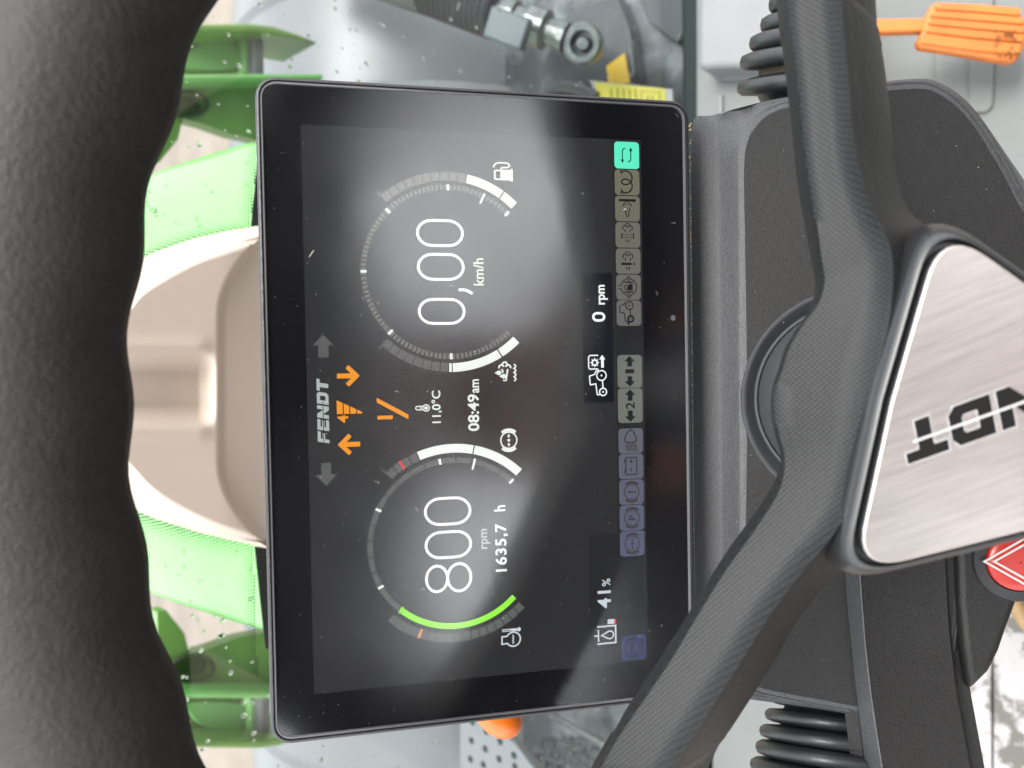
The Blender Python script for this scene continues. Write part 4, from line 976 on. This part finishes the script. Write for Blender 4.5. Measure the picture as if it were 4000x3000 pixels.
mudguard('grey curved mudguard beyond the left edge of the display', -1, -.52, -1.15, 1.25, D0.z-1.12, .50)
# tie rod with a bellows sleeve and eye end, right of the display
def fz(px, py, d): return far(px, py, d)
a0, a1 = fz(905, -35, 1.22), fz(1262, 96, 1.14); dr = (a1-a0).normalized(); Lr = (a1-a0).length
cy_ = thing('steering_cylinder', 'zinc plated cylinder end with eye and ribbed black sleeve right of the display', 'hydraulic cylinder', a1)
q = 1.14
prof = []
for k in range(27):
    h = Lr*(.05+.44*k/26); prof.append((h, (.0365+(.0022 if k % 2 else -.0012))*q))
sc = lambda l: [(h, r*q) for h, r in l]
v, f = lathe(a0, dr, sc([(-.30, .041), (-.02, .041), (Lr*.06, .039)]), 28); link('dusty_sleeve', v, f, M['sleeve'], cy_, smooth=50)
v, f = lathe(a0, dr, prof, 32); link('ribbed_sleeve', v, f, M['hose'], cy_, smooth=25)
v, f = lathe(a0, dr, sc([(Lr*.48, .016), (Lr*.505, .016), (Lr*.505, .024), (Lr*.52, .026), (Lr*.60, .026), (Lr*.61, .020), (Lr*.68, .020), (Lr*.685, .028), (Lr*.78, .028), (Lr*.79, .018), (Lr*.90, .022)]), 10); link('rod_end', v, f, M['steel'], cy_, smooth=30)
vv = ((CAM-a1).normalized()+V((0, 0, .35))).normalized(); e1n = (dr-vv*dr.dot(vv)).normalized()
v, f = lathe(a1-vv*.02, vv, sc([(0, .024), (.003, .027), (.04, .027), (.044, .024), (.044, .017), (.016, .015), (.016, .001)]), 32, False); link('eye', v, f, M['steel'], cy_, smooth=40)
v, f = lathe(a1-vv*.02, vv, sc([(.008, .0105), (.034, .0105), (.039, .008), (.039, .001)]), 24, False); link('pin', v, f, M['steel'], cy_, smooth=40)
bl = fz(1098, 62, 1.12); v, f = box(bl, .070, .048, .03, (dr, vv.cross(dr), vv)); link('clamp_block', v, f, mat('blue grey clamp', (.055, .070, .078), .4), cy_, smooth=0, bevel=.004)
# dark plates and deck ahead of the sill
DZ = zb-.03
def ond(px, py, h=0.0): return onz(px, py, DZ+h)
v, f = ngon_slab([ond(x, y, -.06) for x, y in ((1090, -200), (1560, -200), (1560, 420), (1090, 420))], V((0, 0, -.02)))
tag(link('deck_plate', v, f, M['wetplate'], None, smooth=0, bevel=.003), 'wet dark steel deck plate outside the window, right of the display', 'deck plate')
v, f = ngon_slab([ond(x, y, -.02) for x, y in ((1180, 120), (1225, 30), (1330, -20), (1360, 60), (1372, 160), (1300, 250), (1150, 240))], V((0, 0, -.03)))
tag(link('mounting_plate', v, f, M['darkplate'], None, smooth=0, bevel=.004), 'black angled mounting plate under the zinc cylinder eye', 'plate')
v, f = ngon_slab([ond(x, y, -.02) for x, y in ((1355, -60), (1400, 50), (1462, 95), (1480, 60), (1480, -80))], V((0, 0, -.03)))
tag(link('wet_cover_plate', v, f, M['darkplate'], None, smooth=0, bevel=.004), 'dark wet cover plate at the top beside the window seal', 'plate')
v, f = ngon_slab([ond(x, y, -.012) for x, y in ((1310, 143), (1349, 114), (1360, 179), (1314, 183))], V((0, 0, -.003)))
tag(link('warning_sticker', v, f, M['amber'], None, smooth=0), 'plain amber cut-corner sticker on the black plate', 'sticker', 'warning stickers')
stk = thing('warning_sticker', 'yellow sticker with lines of print peeping out beside the display corner', 'sticker', ond(1360, 200, .0), 'warning stickers')
v, f = ngon_slab([ond(x, y, .0) for x, y in ((1277, 174), (1452, 193), (1456, 260), (1290, 240))], V((0, 0, -.003))); link('sticker_backing', v, f, M['stickerw'], stk, smooth=0)
v, f = ngon_slab([ond(x, y, .0006) for x, y in ((1284, 177), (1436, 192), (1440, 250), (1297, 236))], V((0, 0, -.001))); link('yellow_field', v, f, M['yellow'], stk, smooth=0)
mb = MB()
for k, x in enumerate((1318, 1332, 1345, 1358, 1371)):
    vv_, ff = ngon_slab([ond(a, b, .0012) for a, b in ((x, 192), (x+3, 192), (x+5, 226), (x+2, 226))], V((0, 0, -.0004))); mb.add(vv_, ff)
for a, b, c, d in ((1384, 196, 1386, 226), (1424, 199, 1426, 228), (1384, 196, 1426, 199.5), (1398, 206, 1401, 225), (1408, 206, 1411, 225)):
    vv_, ff = ngon_slab([ond(a, b, .0012), ond(c, b if c-a < 5 else d-1.5, .0012), ond(c, d, .0012), ond(a, d if c-a < 5 else b+1.5, .0012)], V((0, 0, -.0004))); mb.add(vv_, ff)
mb.build('print', mat('sticker print', (.07, .06, .012), .6), stk, smooth=0)
pp = [ond(x, y, .0) for x, y in ((1170, 215), (1195, 192), (1225, 188), (1260, 196), (1290, 215))]
v, f = tube(smooth_path(pp, 4), .012); tag(link('black_hose', v, f, M['hose'], None, smooth=60), 'black hose curving behind the right edge of the display', 'hose')

# left of the display: orange knob, perforated step, rod, dark tray
kb = far(1084, 1552, .42); kd = (far(1128, 1604, .42)-far(1060, 1544, .42)).normalized()
side = kd.cross((CAM-kb).normalized()).normalized()
secs = []
for t, r, o in ((-.030, .005, 0), (-.020, .0068, 0), (-.010, .0088, .0012), (-.002, .0098, .001), (.005, .0090, .0002), (.010, .0066, -.0006), (.0125, .003, -.0008)):
    c = kb+kd*t+side*o; b2 = kd.cross(side); secs.append([c+side*r*1.05*math.cos(2*PI*i/24)+b2*r*math.sin(2*PI*i/24) for i in range(24)])
v, f = loft(secs, True, True); lv = thing('control_lever', 'small orange lever knob poking out below the left edge of the display', 'lever', kb-kd*.06); link('knob', v, f, M['orangek'], lv, smooth=60)
v, f = tube([kb-kd*.10, kb-kd*.028], .004); link('stem', v, f, M['hose'], lv, smooth=60)
SPZ = DZ-.05
def onst(px, py, h=0.0): return onz(px, py, SPZ+h)
v, f = ngon_slab([onst(x, y, -.02) for x, y in ((960, 1400), (1560, 1400), (1560, 1760), (960, 1760))], V((0, 0, -.02)))
tag(link('deck_plate', v, f, M['wetplate'], None, smooth=0, bevel=.003), 'wet dark deck plate outside the window, left of the display', 'deck plate')
STZ = DZ+.13
def onst2(px, py, h=0.0): return onz(px, py, STZ+h)
stp = thing('entry_step', 'pale grey perforated step outside the window near the foot of the view', 'step', onst2(1080, 1620, -.05))
v, f = ngon_slab([onst2(x, y) for x, y in ((992, 1400), (1000, 1530), (1055, 1560), (1110, 1605), (1160, 1670), (1220, 1760), (992, 1760))], V((0, 0, -.02))); link('tread', v, f, M['floorb'], stp, smooth=0, bevel=.004)
for x, y in ((1020, 1560), (1018, 1600), (1016, 1640), (1050, 1580), (1048, 1618), (1044, 1652), (1080, 1602), (1078, 1640), (1110, 1632), (1112, 1656)):
    c = onst2(x, y, .0004); v, f = lathe(c-V((0, 0, .006)), V((0, 0, 1)), [(0, .006), (.0062, .0065), (.0068, .0055), (.0066, .002)], 10); link('drain_hole', v, f, M['seal'], stp, smooth=40)
p0, p1 = onst(1190, 1545, .05), onst(1330, 1620, .05)
v, f = tube([p0, p0.lerp(p1, .5), p1], .006); tag(link('steel_rod', v, f, M['steel'], None, smooth=60), 'thin steel rod on the dark deck left of the display', 'rod')
# far gravel patch seen through the lower glass
mb = MB()
for k in range(500):
    c = onst(random.uniform(1150, 1420), random.uniform(1600, 1700), -.012); r = random.uniform(.003, .007)
    mb.add([c+V((r, 0, 0)), c+V((0, r, 0)), c-V((r, 0, 0)), c-V((0, r, 0)), c+V((0, 0, r)), c-V((0, 0, r))], [(0, 1, 4), (1, 2, 4), (2, 3, 4), (3, 0, 4)])
tag(mb.build('grit', mat('wet grit', (.13, .14, .13), .5, spec=.3), None, smooth=0), 'wet grey grit lying on the left deck plate', 'grit', None, 'stuff')

# =================================================================== GROUND AND CAB BEHIND THE CAMERA
v, f = box(V((0, 0, -.25)), 900, 900, .5); tag(link('ground', v, f, M['ground'], None, smooth=0), kind='structure')
RY = -1.45
roof = thing('cab_roof', 'unseen dark cab roof over the driver, added for reflections', 'roof', V((0, -.9, D0.z+1.3)))  # unseen roof added for the reflections, front left open to let light in
v, f = box(V((0, -1.02, D0.z+1.36)), 1.9, 1.1, .10); link('headliner', v, f, M['roof'], roof, smooth=0, bevel=.02)
rear = thing('rear_cab_wall', 'unseen dark rear cab wall, two window openings shaped for the glare on the screen', 'cab wall', V((0, RY, FZ)))  # unseen wall added for reflections, openings shaped to place the screen glare
zw = lambda x, z: V((x, RY, D0.z+z))
v, f = slab([[zw(-1.1, -.8), zw(1.1, -.8), zw(1.1, 1.32), zw(-1.1, 1.32)], [zw(.12, .62), zw(.16, 1.12), zw(.52, 1.22), zw(.86, 1.0), zw(.80, .46), zw(.40, .50)], [zw(-.26, .98), zw(-.30, .52), zw(-.50, .46), zw(-.90, .56), zw(-1.0, .86), zw(-.60, 1.08)]], V((0, -.06, 0))); link('wall_panel', v, f, M['roof'], rear, smooth=0)
st_ = thing('driver_stand_in', 'unseen narrow seat standing in for the driver reflected in the screen', 'seat', V((0, -1.0, FZ)))  # unseen stand-in for the driver's dark reddish reflection between the glare patches
v, f = box(V((-.05, -1.02, D0.z+.10)), .30, .16, .80); link('backrest', v, f, M['seat'], st_, smooth=40, bevel=.06, segs=4)
v, f = box(V((-.05, -1.04, D0.z+.66)), .24, .12, .24); link('headrest', v, f, M['seat'], st_, smooth=40, bevel=.05, segs=4)
v, f = box(V((0, -.78, D0.z-.38)), .54, .52, .14); link('cushion', v, f, M['seat'], st_, smooth=40, bevel=.05, segs=4)
